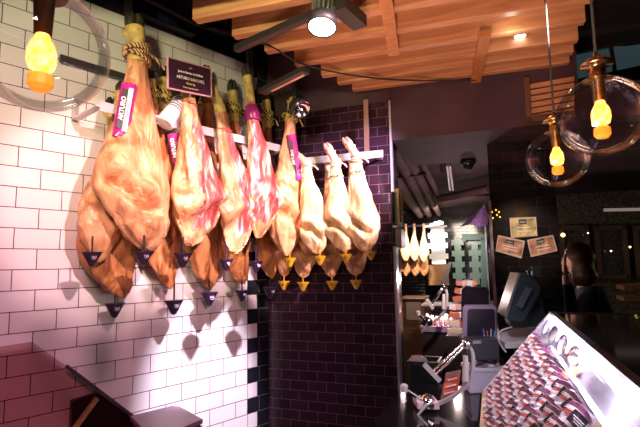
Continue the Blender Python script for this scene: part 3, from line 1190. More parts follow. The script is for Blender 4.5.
# bluish glassware glimmering on the black ledge
for k, (x, y) in enumerate([(160, 18), (165, 21), (170, 23), (175, 26)]):
    p = W1(x, y + 4, .02)
    tag(MB().lathe(p, [(.001, 0), (.014, 0), (.018, .05), (.016, .05), (.012, .004)], 12).build('drinking_glass', mat('bluish_glass', (.10, .16, .4), .1)), '%s of four small bluish glasses on the ledge above the white tiles' % ['leftmost', 'second from left', 'third from left', 'rightmost'][k], 'glass', 'bluish glasses on the ledge')
mb = MB()
mb.box(W1(167, 26, .03), (.35, .06, .008), (D1, N1, Zv))
tag(mb.build('ledge_shelf', BLACKM), 'thin black ledge above the white tiles left of the conduit', 'shelf')

# ------------------------------------------------------------------ back-shop ceiling pipes
pipem = mat('painted_pipe', (.13, .060, .055), .8, var=.25, vscale=6)


def zpt(x, y, z):
    return PZ(x, y, z)


for (a, b, r_, lab) in [((372, 142), (424, 221), .07, 'thick maroon ceiling pipe nearest the picture frame'), ((391, 142), (431, 219), .06, 'second thick maroon ceiling pipe behind the opening'),
                        ((400, 142), (441, 218), .05, 'third maroon ceiling pipe running toward the white tiles'), ((412, 142), (441, 200), .035, 'slim maroon ceiling pipe left of the conduits')]:
    p0 = PZ(*a, 2.48)
    p1 = PZ(*b, 2.48)
    if toS(p1).y > 6.2:
        p1 = p0.lerp(p1, (6.2 - toS(p0).y) / (toS(p1).y - toS(p0).y))
    tag(MB().tube([p0.lerp(p1, k / 8) for k in range(9)], r_, 12).build('ceiling_pipe', pipem), lab, 'pipe', 'maroon ceiling pipes')
pp = MB().tube([PZ(438, 199, 2.42), PZ(489, 189, 2.42)], .05, 12)
tag(pp.build('ceiling_pipe', pipem), 'maroon pipe crossing sideways toward the black pillar', 'pipe', 'maroon ceiling pipes')
tag(MB().tube([PZ(388, 178, 2.44), PZ(426, 173, 2.44)], .02, 8).build('ceiling_pipe', BLACKM), 'thin black pipe crossing near the picture frame', 'pipe')
for k, x in enumerate((447, 450)):
    tag(MB().tube([PZ(x, 165, 2.4), PZ(x + 3, 190, 2.4)], .012, 8).build('conduit', STEEL), ['left', 'right'][k] + ' shiny conduit of the pair on the back ceiling beside the dome camera', 'pipe', 'pair of shiny conduits')
dc = thing('dome_camera', 'black security dome camera under the maroon soffit', 'camera', PZ(468, 163, 2.33))
p = PZ(468, 160, 2.33)
MB().lathe(p, [(.001, 0), (.055, 0), (.06, -.02), (.05, -.035), (.001, -.035)], 24).build('base', BLACK, dc)
MB().lathe(p, [(.042, -.03), (.038, -.055), (.025, -.07), (.001, -.075)], 20).build('dome', mat('dome_black', (.02, .02, .025), .03), dc)

# ------------------------------------------------------------------ back shop
# white tile strip with ragged black quoins
FW = 6.35


def tilestrip(x0, x1, y0, y1, Y, m, nm, lab, th=.10):
    a = toS(PSy(x0, y0, Y))
    b = toS(PSy(x1, y1, Y))
    mb = MB()
    z = b.z
    k = 0
    while z < a.z - .01:
        e = .05 if k % 2 else 0
        mb.sbox(a.x - e, b.x + e, Y - .02, Y, z, min(a.z, z + th - .001))
        z += th
        k += 1
    return tag(mb.build(nm, m), lab, 'tiled panel')


tilestrip(430.5, 446, 226, 264, FW, mat('lit_white_tiles', (.9, .88, .86), .2), 'tiled_panel', 'brightly lit white tiled strip on the far wall of the back shop')
tilestrip(454, 463, 237, 284, 6.0, mat('teal_tiles', (.13, .22, .19), .3), 'tiled_panel', 'left teal grey tiled strip in the back shop')
tilestrip(471, 480, 241, 284, 6.0, mat('teal_tiles', (.13, .22, .19)), 'tiled_panel', 'right teal grey tiled strip in the back shop')
dr = thing('door_1', None, None, PSy(478, 284, 6.1))
dr['kind'] = 'structure'
d_ = MB()
d_.prism([PSy(462, 234, 5.9), PSy(487, 234, 5.9), PSy(487, 240, 5.9), PSy(462, 240, 5.9)], N2 * .05)
d_.prism([PSy(481, 238, 5.9), PSy(487, 238, 5.9), PSy(487, 310, 5.9), PSy(481, 310, 5.9)], N2 * .05)
d_.build('door_frame', mat('teal_paint', (.06, .13, .12), .5), dr)
light('far_strip_spot', 'SPOT', PSy(438, 214, 5.3), 270, (1, .97, .95), PSy(436, 248, 6.35), .03, 34, .5)
light('teal_wash', 'SPOT', PSy(466, 226, 4.9), 8, (.8, 1, .9), PSy(467, 262, 6.0), .03, 50, .5)
tl = thing('tube_light', 'bright tube light above the far white tiles', 'lamp', PSy(435, 220, 5.5))
MB().tube([PSy(425, 226, 5.5), PSy(443, 223, 5.5)], .02, 8).build('tube', mat('tube_glow', (1, 1, 1), .4, emit=(1, .93, .92), es=5), tl)
MB().bar(PSy(424, 224, 5.5), PSy(444, 221, 5.5), .05, .02).build('holder', BLACKM, tl)
# far rail & hams
tag(MB().bar(PSy(397, 227, 5.2), PSy(430, 225, 5.2), .02, .03).build('ham_rail', DSTEEL), 'dark rail carrying the distant hams', 'rail')
for i, (x, yb) in enumerate([(405.5, 261), (414, 261), (423.5, 262)]):
    top, bot = PSy(x, 224, 5.2), PSy(x + .5, yb, 5.2)
    make_ham(top, bot, scale_w(10.5, bot), N2, HAM_PALE, ['leftmost distant golden ham hanging in the back shop', 'middle distant golden ham hanging in the back shop', 'rightmost distant golden ham next to the lit white tiles'][i], 0, .1, 40 + i, 1, None, True, 'distant hams in the back shop', 0, 0)
for i, (x, yb) in enumerate([(402, 272), (406.5, 276), (416, 276), (424.5, 276)]):
    top, bot = PSy(x, 242, 5.45), PSy(x - .5, yb, 5.45)
    make_ham(top, bot, scale_w(10, bot), N2, HAM_SKIN, ['lower distant ham partly hidden by the pier', 'lower distant ham, second from the pier', 'lower distant ham below the middle one', 'lower distant ham nearest the wooden board'][i], 0, .1, 50 + i, 1, None, False, 'distant lower hams in the back shop', 0, 0)
light('far_ham_spot', 'SPOT', PSy(425, 205, 4.0), 230, (1, .82, .6), PSy(413, 255, 5.2), .03, 28, .5)
# wooden board/wall below the lit tiles
tag(MB().prism([PSy(429, 265, 6.0), PSy(449, 264, 6.0), PSy(449, 285, 6.0), PSy(429, 285, 6.0)], N2 * .06).build('wooden_cabinet', MWOOD), 'orange wooden cabinet under the lit white tiles', 'cabinet')
tag(MB().prism([PSy(440, 285, 5.2), PSy(449, 262, 5.2), PSy(452, 262, 5.2), PSy(446, 287, 5.2)], N2 * .05).build('leaning_board', mat('grey_board', (.12, .10, .10), .5)), 'grey board leaning in front of the wooden cabinet', 'board')
# lilac awning shape
aw = thing('lilac_parasol', 'lilac folded parasol canopy beside the black pillar', 'parasol', PSy(485, 226, 3.2))
pc = MB()
tip = PSy(484, 205, 3.2)
pts = [PSy(460, 227, 3.1), PSy(470, 224, 3.0), PSy(480, 227, 3.0), PSy(487, 225, 3.1), PSy(489, 216, 3.2)]
vs = [tip] + pts
vs += [v - N2 * .02 for v in vs]
fs = [(0, i, i + 1) for i in range(1, 5)] + [(6, i + 7, i + 6) for i in range(1, 5)] + [(i, i + 6, i + 7, i + 1) for i in range(1, 5)] + [(0, 6, 7, 1), (0, 5, 11, 6)]
pc.add(vs, fs)
pc.build('canopy', mat('lilac_cloth', (.42, .22, .48), .6, var=.2, vscale=20, bump=.5), aw)
MB().tube([tip, V((tip.x, tip.y, 0))], .01, 8).build('pole', STEEL, aw)
light('parasol_fill', 'POINT', PSy(472, 238, 2.5), 7, (1, .75, .85), size=.03)  # added fill in front of the canopy, no lamp there

# back counters ----------------------------------------------------
bc = thing('wooden_counter', 'wooden counter with cream panel beyond the pier', 'counter', PSy(415, 340, 3.2))
b = MB()
a_, b_ = toS(PSy(397, 302, 3.0)), toS(PSy(424, 302, 3.0))
b.sbox(a_.x, b_.x, 3.0, 3.6, 0.0, a_.z)
b.build('body', MWOOD, bc)
b = MB()
b.sbox(a_.x, b_.x, 2.97, 3.63, a_.z, a_.z + .04)
b.build('top', mat('dark_top', (.03, .02, .02), .3), bc)
c0, c1 = toS(PSy(406, 302, 2.96)), toS(PSy(421, 320, 2.96))
b = MB()
b.sbox(c0.x, c1.x, 2.955, 2.975, c1.z, c0.z)
b.build('cream_panel', mat('cream_panel', (.50, .40, .24), .5), bc)
# lit glass display counter
dcs = thing('display_counter', 'pink lit glass display counter with dark base in the back shop', 'display case', PSy(440, 370, 2.0))
Yd = 1.75
a_, b_ = toS(PSy(422, 326, Yd)), toS(PSy(458, 326, Yd))
zt = a_.z
MB().sbox(a_.x, b_.x, Yd, Yd + .7, 0, zt - .05).build('base', mat('plum_grey_base', (.06, .045, .055), .4, .2), dcs)
b = MB()
b.sbox(a_.x - .02, b_.x + .02, Yd - .02, Yd + .72, zt - .05, zt)
b.build('shelf', LILACM, dcs)
zt2 = toS(PSy(430, 306, Yd)).z
MB().sbox(a_.x, b_.x, Yd, Yd + .008, zt, zt2).build('front_glass', CASEGL, dcs)
b = MB()
b.sbox(a_.x, b_.x, Yd, Yd + .3, zt2, zt2 + .015)
b.build('top', WHITE, dcs)
MB().sbox(b_.x - .02, b_.x + .35, Yd + .1, Yd + .6, 0, zt + .2).build('side_case', mat('plum_grey_base', (.06, .045, .055)), dcs)
light('display_counter_glow', 'POINT', S((a_.x + b_.x) / 2, Yd + .15, zt2 - .03), 3.5, (1, .62, .72), size=.03)
random.seed(5)
gm = [mat('goods_pink', (.75, .42, .42), .4), mat('goods_cream', (.8, .68, .5), .4), mat('goods_red', (.55, .14, .08), .4), mat('goods_white', (.85, .8, .82), .4), mat('goods_orange', (.75, .35, .12), .4)]
nm = ['pink', 'cream', 'red brown', 'white', 'orange']
for k in range(12):
    i, j = k % 6, k // 6
    x = a_.x + .03 + i * (b_.x - a_.x - .05) / 6
    y = Yd + .05 + j * .1
    g = random.randrange(5)
    hgt = .04 + random.random() * .04 + j * .03
    mb = MB()
    mb.lathe(S(x, y, zt), [(.001, 0), (.018, 0), (.022, hgt * .5), (.018, hgt * .9), (.001, hgt)], 10)
    tag(mb.build('meat_portion', gm[g]), '%s wrapped meat portion, %s from the left in the %s row' % (nm[g], ['first', 'second', 'third', 'fourth', 'fifth', 'sixth'][i], ['front', 'rear'][j]), 'food', 'portions inside the display counter')
# stack of goods right of it, px 440..470, 278..335
for k in range(34):
    j = k // 5
    i = k % 5
    yy = 331 - j * 8.0
    xx = 449 + i * 5.0 + j * 1.2 + random.random() * 2 + (0 if j < 3 else (j - 3) * .8)
    if xx > 476:
        xx = 470
    Yk = 1.55 + j * .05
    p = PSy(xx, yy, Yk)
    g = random.randrange(5)
    u = scale_w(3.4, p)
    mb = MB()
    X = (D2 + Zv * (random.random() - .5)).normalized()
    mb.box(p, (u * 2, u * .9, u * 1.7), (X, X.cross(Zv).normalized(), X.cross(X.cross(Zv)).normalized()))
    tag(mb.build('packet', gm[g], bevel=u * .25), '%s food packet, %s from the left in the %s layer of the heap' % (nm[g], ['first', 'second', 'third', 'fourth', 'fifth'][i], ['bottom', 'second', 'third', 'fourth', 'fifth', 'sixth', 'topmost'][j]), 'food packet', 'heaped packets in the back counter')
light('heap_fill', 'POINT', PSy(452, 278, 1.2), 7, (1, .78, .72), size=.02)  # added fill to brighten the heaped packets, no lamp there
# support for heap
mb = MB()
p0, p1 = toS(PSy(446, 336, 1.5)), toS(PSy(474, 336, 1.5))
mb.sbox(p0.x, p1.x, 1.5, 1.74, 0, p0.z)
tag(mb.build('packet_bin', mat('plum_grey_base', (.06, .045, .055))), 'dark plum stand under the heaped packets', 'stand')

# pier side: framed picture, box, guard
fp = thing('picture_frame', 'yellow framed dark picture on the side of the plum pier', 'picture', PSx(392, 220, .9))
q = [toS(PSx(388.5, 182, .885)), toS(PSx(397.5, 187, .885))]
y0, y1 = q[0].y, q[1].y
if y1 < y0:
    y0, y1 = y1, y0
y0, y1 = .06, .20
za, zb = toS(PSx(391, 184, .885)).z, toS(PSx(391, 222, .885)).z
mb = MB()
mb.sbox(.865, .885, y0, y1, zb, za)
mb.build('picture', mat('dark_picture', (.03, .02, .018), .4), fp)
mb = MB()
for (ya, yb, z0_, z1_) in [(y0, y0 + .03, zb, za), (y1 - .03, y1, zb, za), (y0, y1, za - .02, za), (y0, y1, zb, zb + .02)]:
    mb.sbox(.865, .893, ya, yb, z0_, z1_)
mb.build('frame', mat('yellow_gilt', (.55, .36, .08), .4), fp)
za, zb = toS(PSx(391, 226, .885)).z, toS(PSx(391, 246, .885)).z
mb = MB()
mb.sbox(.865, .905, .05, .20, zb, za)
tag(mb.build('notice_box', mat('pinkish_box', (.42, .24, .22), .4), bevel=.004), 'small pinkish wall box below the framed picture', 'box')

# ------------------------------------------------------------------ posters on the pillar
for (pts, base, lab) in [([(509.5, 218), (536, 217), (537.5, 236), (511, 238)], (.62, .50, .22), 'upper yellowish price card on the black tiled pillar'),
                         ([(498, 235), (525, 241), (521.5, 258.5), (495.5, 251)], (.55, .28, .18), 'lower left reddish price card on the black tiled pillar'),
                         ([(527, 240), (553, 235), (557.5, 251), (531, 257)], (.58, .27, .17), 'lower right reddish price card on the black tiled pillar')]:
    q = [PSy(x, y, .355) for x, y in pts]
    ps = thing('price_card', lab, 'poster', q[3], 0, 'price cards on the pillar')
    ps = MB().prism(q, N2 * .004).build('card', mat('card_edge', (.72, .58, .52), .5), ps)
    cc = (q[0] + q[1] + q[2] + q[3]) / 4
    Xp = (q[1] - q[0]).normalized()
    Yp = (q[0] - q[3]).normalized()
    wq, hq = (q[1] - q[0]).length, (q[0] - q[3]).length
    m_ = mat('card_picture_%d' % int(base[0] * 100 + pts[0][0]), base, .5, var=.55, vscale=22)
    MB().box(cc + N2 * .005, (wq * .92, hq * .86, .003), (Xp, Yp, N2)).build('printed_picture', m_, ps)
    MB().box(cc + N2 * .007 + Yp * hq * .26 - Xp * wq * .02, (wq * .30, hq * .24, .003), (Xp, Yp, N2)).build('black_label', BLACK, ps)
    text_obj('lettering', 'mas', .022, TEXTW, ps, cc + N2 * .0095 + Yp * hq * .26 - Xp * wq * .02, Xp, Yp)
    mb = MB()
    for k in range(2):
        mb.box(cc + N2 * .0075 - Yp * hq * (.02 + .17 * k) + Xp * wq * .04 * k, (wq * .5, .006, .002), (Xp, Yp, N2))
    mb.build('text_line', TEXTW, ps)
light('poster_light', 'SPOT', S(1.5, -.9, 2.2), 30, (1, .78, .6), PSy(526, 240, .36), .03, 22, .7)
# fairy lights glow on the pillar
fl = thing('candle_lantern', 'cluster of amber fairy lights on the black pillar', 'lights', PSy(496, 216, .36))
for k, (x, y) in enumerate([(492, 212), (496, 210), (499, 212), (493, 218), (500, 217), (497, 215)]):
    MB().lathe(PSy(x, y, .36), [(.001, -.006), (.006, 0), (.001, .006)], 8).build('bulb', mat('amber_dot', (1, .6, .1), .4, emit=(1, .42, .04), es=1.6), fl)
# warm points in the right room
for k, (x, y, s_, c_) in enumerate([(563, 235, .03, 'a'), (585, 251, .018, 'b'), (588, 248, .014, 'b'), (586, 245, .012, 'b'), (630, 247, .014, 'a'), (588, 233, .012, 'b'), (611, 251, .014, 'b')]):
    p = PSy(x, y, 3.0)
    s_ *= .8
    m_ = mat('warm_dot', (1, .7, .2), .4, emit=(1, .72, .22), es=3) if c_ == 'a' else mat('pale_dot', (.9, .9, .7), .4, emit=(.9, .9, .65), es=1.2)
    tag(MB().lathe(p, [(.001, -s_), (s_ * .8, -s_ * .5), (s_, 0), (s_ * .8, s_ * .5), (.001, s_)], 10).build('fairy_light', m_), ['largest warm fairy light, just above the person', 'pale fairy light lowest in the group of three right of the person', 'pale fairy light at the right of the group of three beside the person', 'pale fairy light at the top of the group of three beside the person', 'lone yellow fairy light at the far right before the dark windows', 'small pale fairy light highest beside the first window', 'small pale fairy light in the middle of the second window'][k], 'light', 'fairy lights before the ivy windows')
tag(MB().bar(PSy(604, 210, 2.9), PSy(660, 209, 2.9), .04, .03).build('strip_light', mat('grey_strip', (.3, .27, .24), .5, emit=(.3, .25, .22), es=.35)), 'dim pale strip light high on the right', 'lamp')
light('ivy_wash', 'POINT', S(3.6, 2.2, 1.6), 2.2, (1, .85, .5), size=.1)
for k, (ya, yb) in enumerate([(287, 291), (298, 303)]):
    tag(MB().bar(PSy(620, ya, 2.2), PSy(665, ya - 2, 2.2), .3, .04).build('wooden_bench', MWOOD), ['upper', 'lower'][k] + ' wooden bench slat at the far right', 'bench')

# ------------------------------------------------------------------ person
HAIR = mat('dark_brown_hair', (.05, .022, .012), .5, var=.5, vscale=60, stretch=(1, 1, .15))
SKINM = mat('skin', (.72, .38, .27), .5)
COAT = mat('black_coat', (.010, .010, .015), .8, bump=.2)


def person():
    Y0 = 3.6
    hd = PY(575, 261, Y0)
    hs = hd.z - .0
    r = thing('person', 'dark haired person in a black coat raising a hand to the face beside the pillar', 'person', V((hd.x, hd.y, 0)))
    R_ = V((1, 0, 0))
    fwd = V((-.92, .38, 0)).normalized()       # faces left
    rt = V((fwd.y, -fwd.x, 0))
    sh = hs - .25
    J = {}
    base = V((hd.x + .09, hd.y, 0))
    J['pel'] = base + Zv * (sh - .50)
    J['wst'] = base + Zv * (sh - .28) + fwd * .0
    J['chs'] = base + Zv * (sh - .08)
    J['nek'] = base + Zv * (sh + .05) + fwd * .02
    J['hed'] = V((hd.x + .02, hd.y, hs - .02))
    J['top'] = V((hd.x + .02, hd.y, hs + .085))
    for s_, k in ((1, 'l'), (-1, 'r')):
        J['sh' + k] = base + rt * (.17 * s_) + Zv * (sh - .02)
        J['hp' + k] = J['pel'] + rt * (.09 * s_) - Zv * .06
        J['kn' + k] = J['hp' + k] - Zv * (J['hp' + k].z * .48) + fwd * .03
        J['an' + k] = V((J['hp' + k].x, J['hp' + k].y, .07))
        J['to' + k] = J['an' + k] + fwd * .16 - Zv * .03
    hand = PY(564.5, 264, Y0 - .16)
    J['ell'] = J['shl'] + fwd * .02 - Zv * .27 + rt * .05
    J['wrl'] = J['ell'] - Zv * .20 + fwd * .04
    J['elr'] = J['shr'] + fwd * .16 - Zv * .20 - rt * .04
    J['wrr'] = hand - Zv * .07
    names = list(J)
    idx = {n: i for i, n in enumerate(names)}
    rad = {'pel': .11, 'wst': .10, 'chs': .11, 'nek': .055, 'hed': .085, 'top': .07}
    for k in 'lr':
        rad.update({'sh' + k: .055, 'hp' + k: .075, 'kn' + k: .06, 'an' + k: .042, 'to' + k: .035, 'el' + k: .036, 'wr' + k: .028})
    E_ = [('pel', 'wst'), ('wst', 'chs'), ('chs', 'nek'), ('nek', 'hed'), ('hed', 'top')]
    for k in 'lr':
        E_ += [('chs', 'sh' + k), ('sh' + k, 'el' + k), ('el' + k, 'wr' + k), ('pel', 'hp' + k), ('hp' + k, 'kn' + k), ('kn' + k, 'an' + k), ('an' + k, 'to' + k)]
    M = parent_M[r.name].inverted()

    def skinned(name, P, ed, rd, m, sub=2, par=r):
        me = bpy.data.meshes.new(name)
        me.from_pydata([M @ p for p in P], ed, [])
        o = bpy.data.objects.new(name, me)
        COL.objects.link(o)
        o.parent = par
        parent_M[o.name] = parent_M[r.name]
        o.modifiers.new('skin', 'SKIN')
        if not me.skin_vertices:
            bpy.context.view_layer.objects.active = o
            bpy.ops.mesh.customdata_skin_add()
        for i, rr_ in enumerate(rd):
            me.skin_vertices[0].data[i].radius = (rr_, rr_)
            me.skin_vertices[0].data[i].use_root = (i == 0)
        sb = o.modifiers.new('sub', 'SUBSURF')
        sb.levels = sb.render_levels = sub
        me.materials.append(m)
        for f_ in me.polygons:
            f_.use_smooth = True
        o.modifiers['skin'].use_smooth_shade = True
        return o
    body = skinned('body', [J[n] for n in names], [(idx[a], idx[b]) for a, b in E_], [rad[n] for n in names], SKINM)
    # coat: torso and sleeves a little larger
    cn = ['pel', 'wst', 'chs', 'shl', 'ell', 'wrl', 'shr', 'elr', 'wrr', 'nek']
    cr = [.17, .165, .165, .10, .075, .052, .10, .075, .05, .075]
    ci = {n: i for i, n in enumerate(cn)}
    cp = [J[n].copy() for n in cn]
    cp[ci['wrr']] = J['elr'].lerp(J['wrr'], .85)
    cp[ci['wrl']] = J['ell'].lerp(J['wrl'], 1.3)
    cp.append(J['pel'] - Zv * .3)
    cr.append(.19)
    skinned('coat', cp, [(0, 1), (1, 2), (2, 3), (3, 4), (4, 5), (2, 6), (6, 7), (7, 8), (2, 9), (0, 10)], cr, COAT, par=r)
    # hand
    P, ed, rd = [J['wrr'], hand - Zv * .02], [(0, 1)], [.026, .03]
    sidev = rt
    for k in range(4):
        b0 = hand + sidev * ((k - 1.5) * .017)
        n = len(P)
        ll = [.07, .08, .075, .058][k]
        P += [b0, b0 + Zv * ll * .5 + fwd * .004, b0 + Zv * ll * .95 - fwd * .015]
        ed += [(1, n), (n, n + 1), (n + 1, n + 2)]
        rd += [.011, .009, .007]
    n = len(P)
    P += [hand - sidev * .03, hand - sidev * .045 + Zv * .04]
    ed += [(1, n), (n, n + 1)]
    rd += [.011, .009]
    skinned('hand', P, ed, rd, SKINM)
    # head details
    hc = J['hed'] + Zv * .03
    fc = MB()
    ring = []
    fc.lathe(hc, [(.001, -.125), (.04, -.115), (.062, -.08), (.078, -.02), (.08, .03), (.07, .08), (.04, .11), (.001, .118)], 20, (rt, fwd * 1.12, Zv))
    fc.tube([hc + fwd * .085 + Zv * .01, hc + fwd * .108 - Zv * .03, hc + fwd * .085 - Zv * .04], [.008, .014, .008], 8)
    fc.build('face', SKINM, r)
    ey = MB()
    for s_ in (-1, 1):
        ey.lathe(hc + fwd * .082 + rt * s_ * .03 + Zv * .005, [(.001, -.008), (.01, 0), (.001, .008)], 8)
    ey.build('eyes', BLACK, r)
    MB().tube([hc + fwd * .083 - rt * .022 - Zv * .065, hc + fwd * .09 - Zv * .066, hc + fwd * .083 + rt * .022 - Zv * .065], .006, 6).build('mouth', mat('lips', (.5, .15, .12), .5), r)
    # hair: cap open to the face, falling to the shoulders
    vs, fs = [], []
    NR_, NS_ = 16, 28
    for i in range(NR_ + 1):
        t = i / NR_
        z = .135 - t * .33
        rr_ = .093 * math.sqrt(max(0.0, 1 - ((max(z, .0)) / .137) ** 2)) if z > 0 else .093 + .012 * sin(t * 9) - max(0, t - .8) * .18
        for k in range(NS_):
            q = radians(50) * min(1, max(0, (t - .18) * 4)) + (2 * pi - 2 * radians(50) * min(1, max(0, (t - .18) * 4))) * k / (NS_ - 1)
            d = fwd * cos(q) * 1.12 + rt * sin(q)
            wob = 1 + .03 * sin(k * 2.3 + i)
            vs.append(hc + d * (rr_ * wob + .004) + Zv * z - fwd * .012)
    for i in range(NR_):
        for k in range(NS_ - 1):
            fs.append((i * NS_ + k, i * NS_ + k + 1, (i + 1) * NS_ + k + 1, (i + 1) * NS_ + k))
    hb = MB()
    hb.add(vs, fs, True)
    ho = hb.build('hair', HAIR, r)
    so = ho.modifiers.new('thick', 'SOLIDIFY')
    so.thickness = .012
    light('face_glow', 'SPOT', hd + V((-.35, -.15, .05)), .6, (1, .55, .35), hd + V((-.06, 0, -.02)), .03, 40, .6)


person()

# ------------------------------------------------------------------ deli case (right foreground)
YC = -.80
T_, F_ = (1.645, 1.346), (1.378, 1.023)
YN = -2.35
dl = thing('deli_case', 'sloping glass deli case lit white inside, right foreground', 'display case', S(1.9, -1.5, 0), A2)


def cs(x, z, y=YC):
    return S(x, y, z)


# end frame bar, front lip, top rail
def sec_bar(p, q, y0, y1, wd, m, nm_):
    """slab along the case between section points p,q"""
    d = V((q[0] - p[0], 0, q[1] - p[1])).normalized()
    n = V((-d.z, 0, d.x))
    P = [(p[0] + n.x * wd / 2, p[1] + n.z * wd / 2), (q[0] + n.x * wd / 2, q[1] + n.z * wd / 2), (q[0] - n.x * wd / 2, q[1] - n.z * wd / 2), (p[0] - n.x * wd / 2, p[1] - n.z * wd / 2)]
    return MB().prism([S(x, y0, z) for x, z in P], -N2 * (y1 - y0)).build(nm_, m, dl)


sec_bar(F_, T_, YC - .012, YC + .016, .020, WHITE, 'end_frame')
sec_bar((F_[0] - .008, F_[1] - .03), (F_[0] - .008, F_[1]), YN, YC + .01, .008, mat('pale_wood_lip', (.62, .42, .2), .4), 'front_lip')
sec_bar((T_[0] - .008, T_[1]), (T_[0] + .012, T_[1] + .0), YN, YC + .014, .012, mat('dark_lilac_steel', (.22, .18, .26), .3, .7), 'top_rail')
TB = (1.607, 1.262)
TF = (1.388, .985)
sec_bar(TF, TB, YN, YC, .008, mat('tray_wood', (.66, .46, .22), .45, var=.2), 'sloping_tray')
sec_bar(TB, (T_[0], T_[1] - .006), YN, YC, .006, mat('glossy_white_panel', (.92, .90, .96), .08), 'white_back_panel')
sec_bar((TB[0] - .012, TB[1] + .004), (TB[0] + .004, TB[1] + .004), YN, YC, .006, CHROME, 'tray_rail')
gl = sec_bar((F_[0], F_[1] + .008), (T_[0] - .01, T_[1] + .004), YN, YC, .003, CASEGL, 'sloping_glass')
mb = MB()
mb.sbox(T_[0] + .016, 2.25, YN, YC + .05, T_[1] - .02, T_[1] - .004)
mb.build('dark_top', GLOSSB, dl)
mb = MB()
mb.sbox(T_[0] + .0, 1.93, YC + .05, YC + .056, T_[1] - .008, T_[1] + .0)
mb.build('far_edge_trim', mat('grey_trim', (.22, .20, .24), .4, .6), dl)
MB().prism([S(x, YC, z) for x, z in (F_, T_, (T_[0] + .02, T_[1] - .02), (TB[0] + .03, TB[1] - .1), (TF[0], TF[1] - .08))], -N2 * .012).build('end_panel', WHITE, dl)
mb = MB()
mb.prism([S(F_[0], YN, 0), S(F_[0], YN, F_[1] - .06), S(T_[0] - .06, YN, T_[1] - .12), S(2.2, YN, T_[1] - .12), S(2.2, YN, 0)], -N2 * (YC - YN - .02))
mb.build('body', BLACKM, dl)
# LED strip under the top rail
mb = MB()
mb.sbox(T_[0] - .016, T_[0] - .008, YN, YC - .02, T_[1] - .016, T_[1] - .011)
mb.build('led_strip', mat('led_strip', (1, 1, 1), .4, emit=(.92, .86, 1), es=10), dl)
for k in range(4):
    yy = YC - .15 - k * .33
    o = light('case_light', 'AREA', S(T_[0] - .03, yy, T_[1] - .004), 1.0, (.93, .86, 1), S(TB[0] - .10, yy, 1.05), .14)
    o.data.shape = 'RECTANGLE'
    o.data.size = .03
    o.data.size_y = .3
light('case_key', 'SPOT', S(1.0, -1.75, 2.6), 22, (.95, .88, 1), S(1.48, -1.3, 1.15), .03, 30, .6)
# oval plates reflected / standing behind the packets
sl_ = V((TB[0] - TF[0], 0, TB[1] - TF[1])).normalized()
SLv = D2 * sl_.x + Zv * sl_.z
SN = (-N2).cross(SLv).normalized()
if SN.z < 0:
    SN = -SN
slen = math.hypot(TB[0] - TF[0], TB[1] - TF[1])
pd_ = V((T_[0] - TB[0], 0, T_[1] - TB[1])).normalized()
PDv = D2 * pd_.x + Zv * pd_.z
PN = (-N2).cross(PDv).normalized()
if PN.dot(D2) > 0:
    PN = -PN
for k, (yy, sz, lab) in enumerate([(YC - .16, .045, 'far white oval plate against the bright back panel of the deli case'), (YC - .36, .05, 'second white oval plate against the bright back panel of the deli case'),
                                   (YC - .56, .05, 'third white oval plate against the bright back panel of the deli case'), (YC - .76, .05, 'nearest white oval plate against the bright back panel of the deli case')]):
    c = S((TB[0] + T_[0]) / 2 - .004, yy, (TB[1] + T_[1]) / 2) + PN * .008
    pl = thing('oval_plate', lab, 'plate', c, 0, 'white oval plates in the deli case')
    MB().lathe(c, [(.001, .0), (.7 * sz, .0), (.95 * sz, .006), (sz, .01), (.96 * sz, .006), (.7 * sz, -.003), (.001, -.003)], 28, (N2 * 1.35, PDv * .62, PN)).build('dish', mat('white_china', (.9, .88, .93), .15), pl)
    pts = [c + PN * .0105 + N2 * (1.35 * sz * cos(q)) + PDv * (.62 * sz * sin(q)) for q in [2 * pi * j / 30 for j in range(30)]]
    MB().tube(pts, .0015, 5, closed=True).build('rim_line', mat('film_rim_blue', (.16, .08, .22), .4), pl)  # dark rim of the cling film

# ham packets
random.seed(11)
FILM = mat('packet_film', (.78, .70, .76), .2, var=.2, vscale=40, bump=.6, bscale=90)
SLC = [mat('ham_slice_red', (.50, .07, .06), .3, var=.6, vscale=60), mat('ham_slice_fat', (.82, .72, .72), .3, var=.3, vscale=60), mat('ham_slice_plum', (.16, .04, .10), .3, var=.6, vscale=60)]
LBL = mat('black_packet_label', (.012, .010, .016), .3)
PW, PH = .082, .060


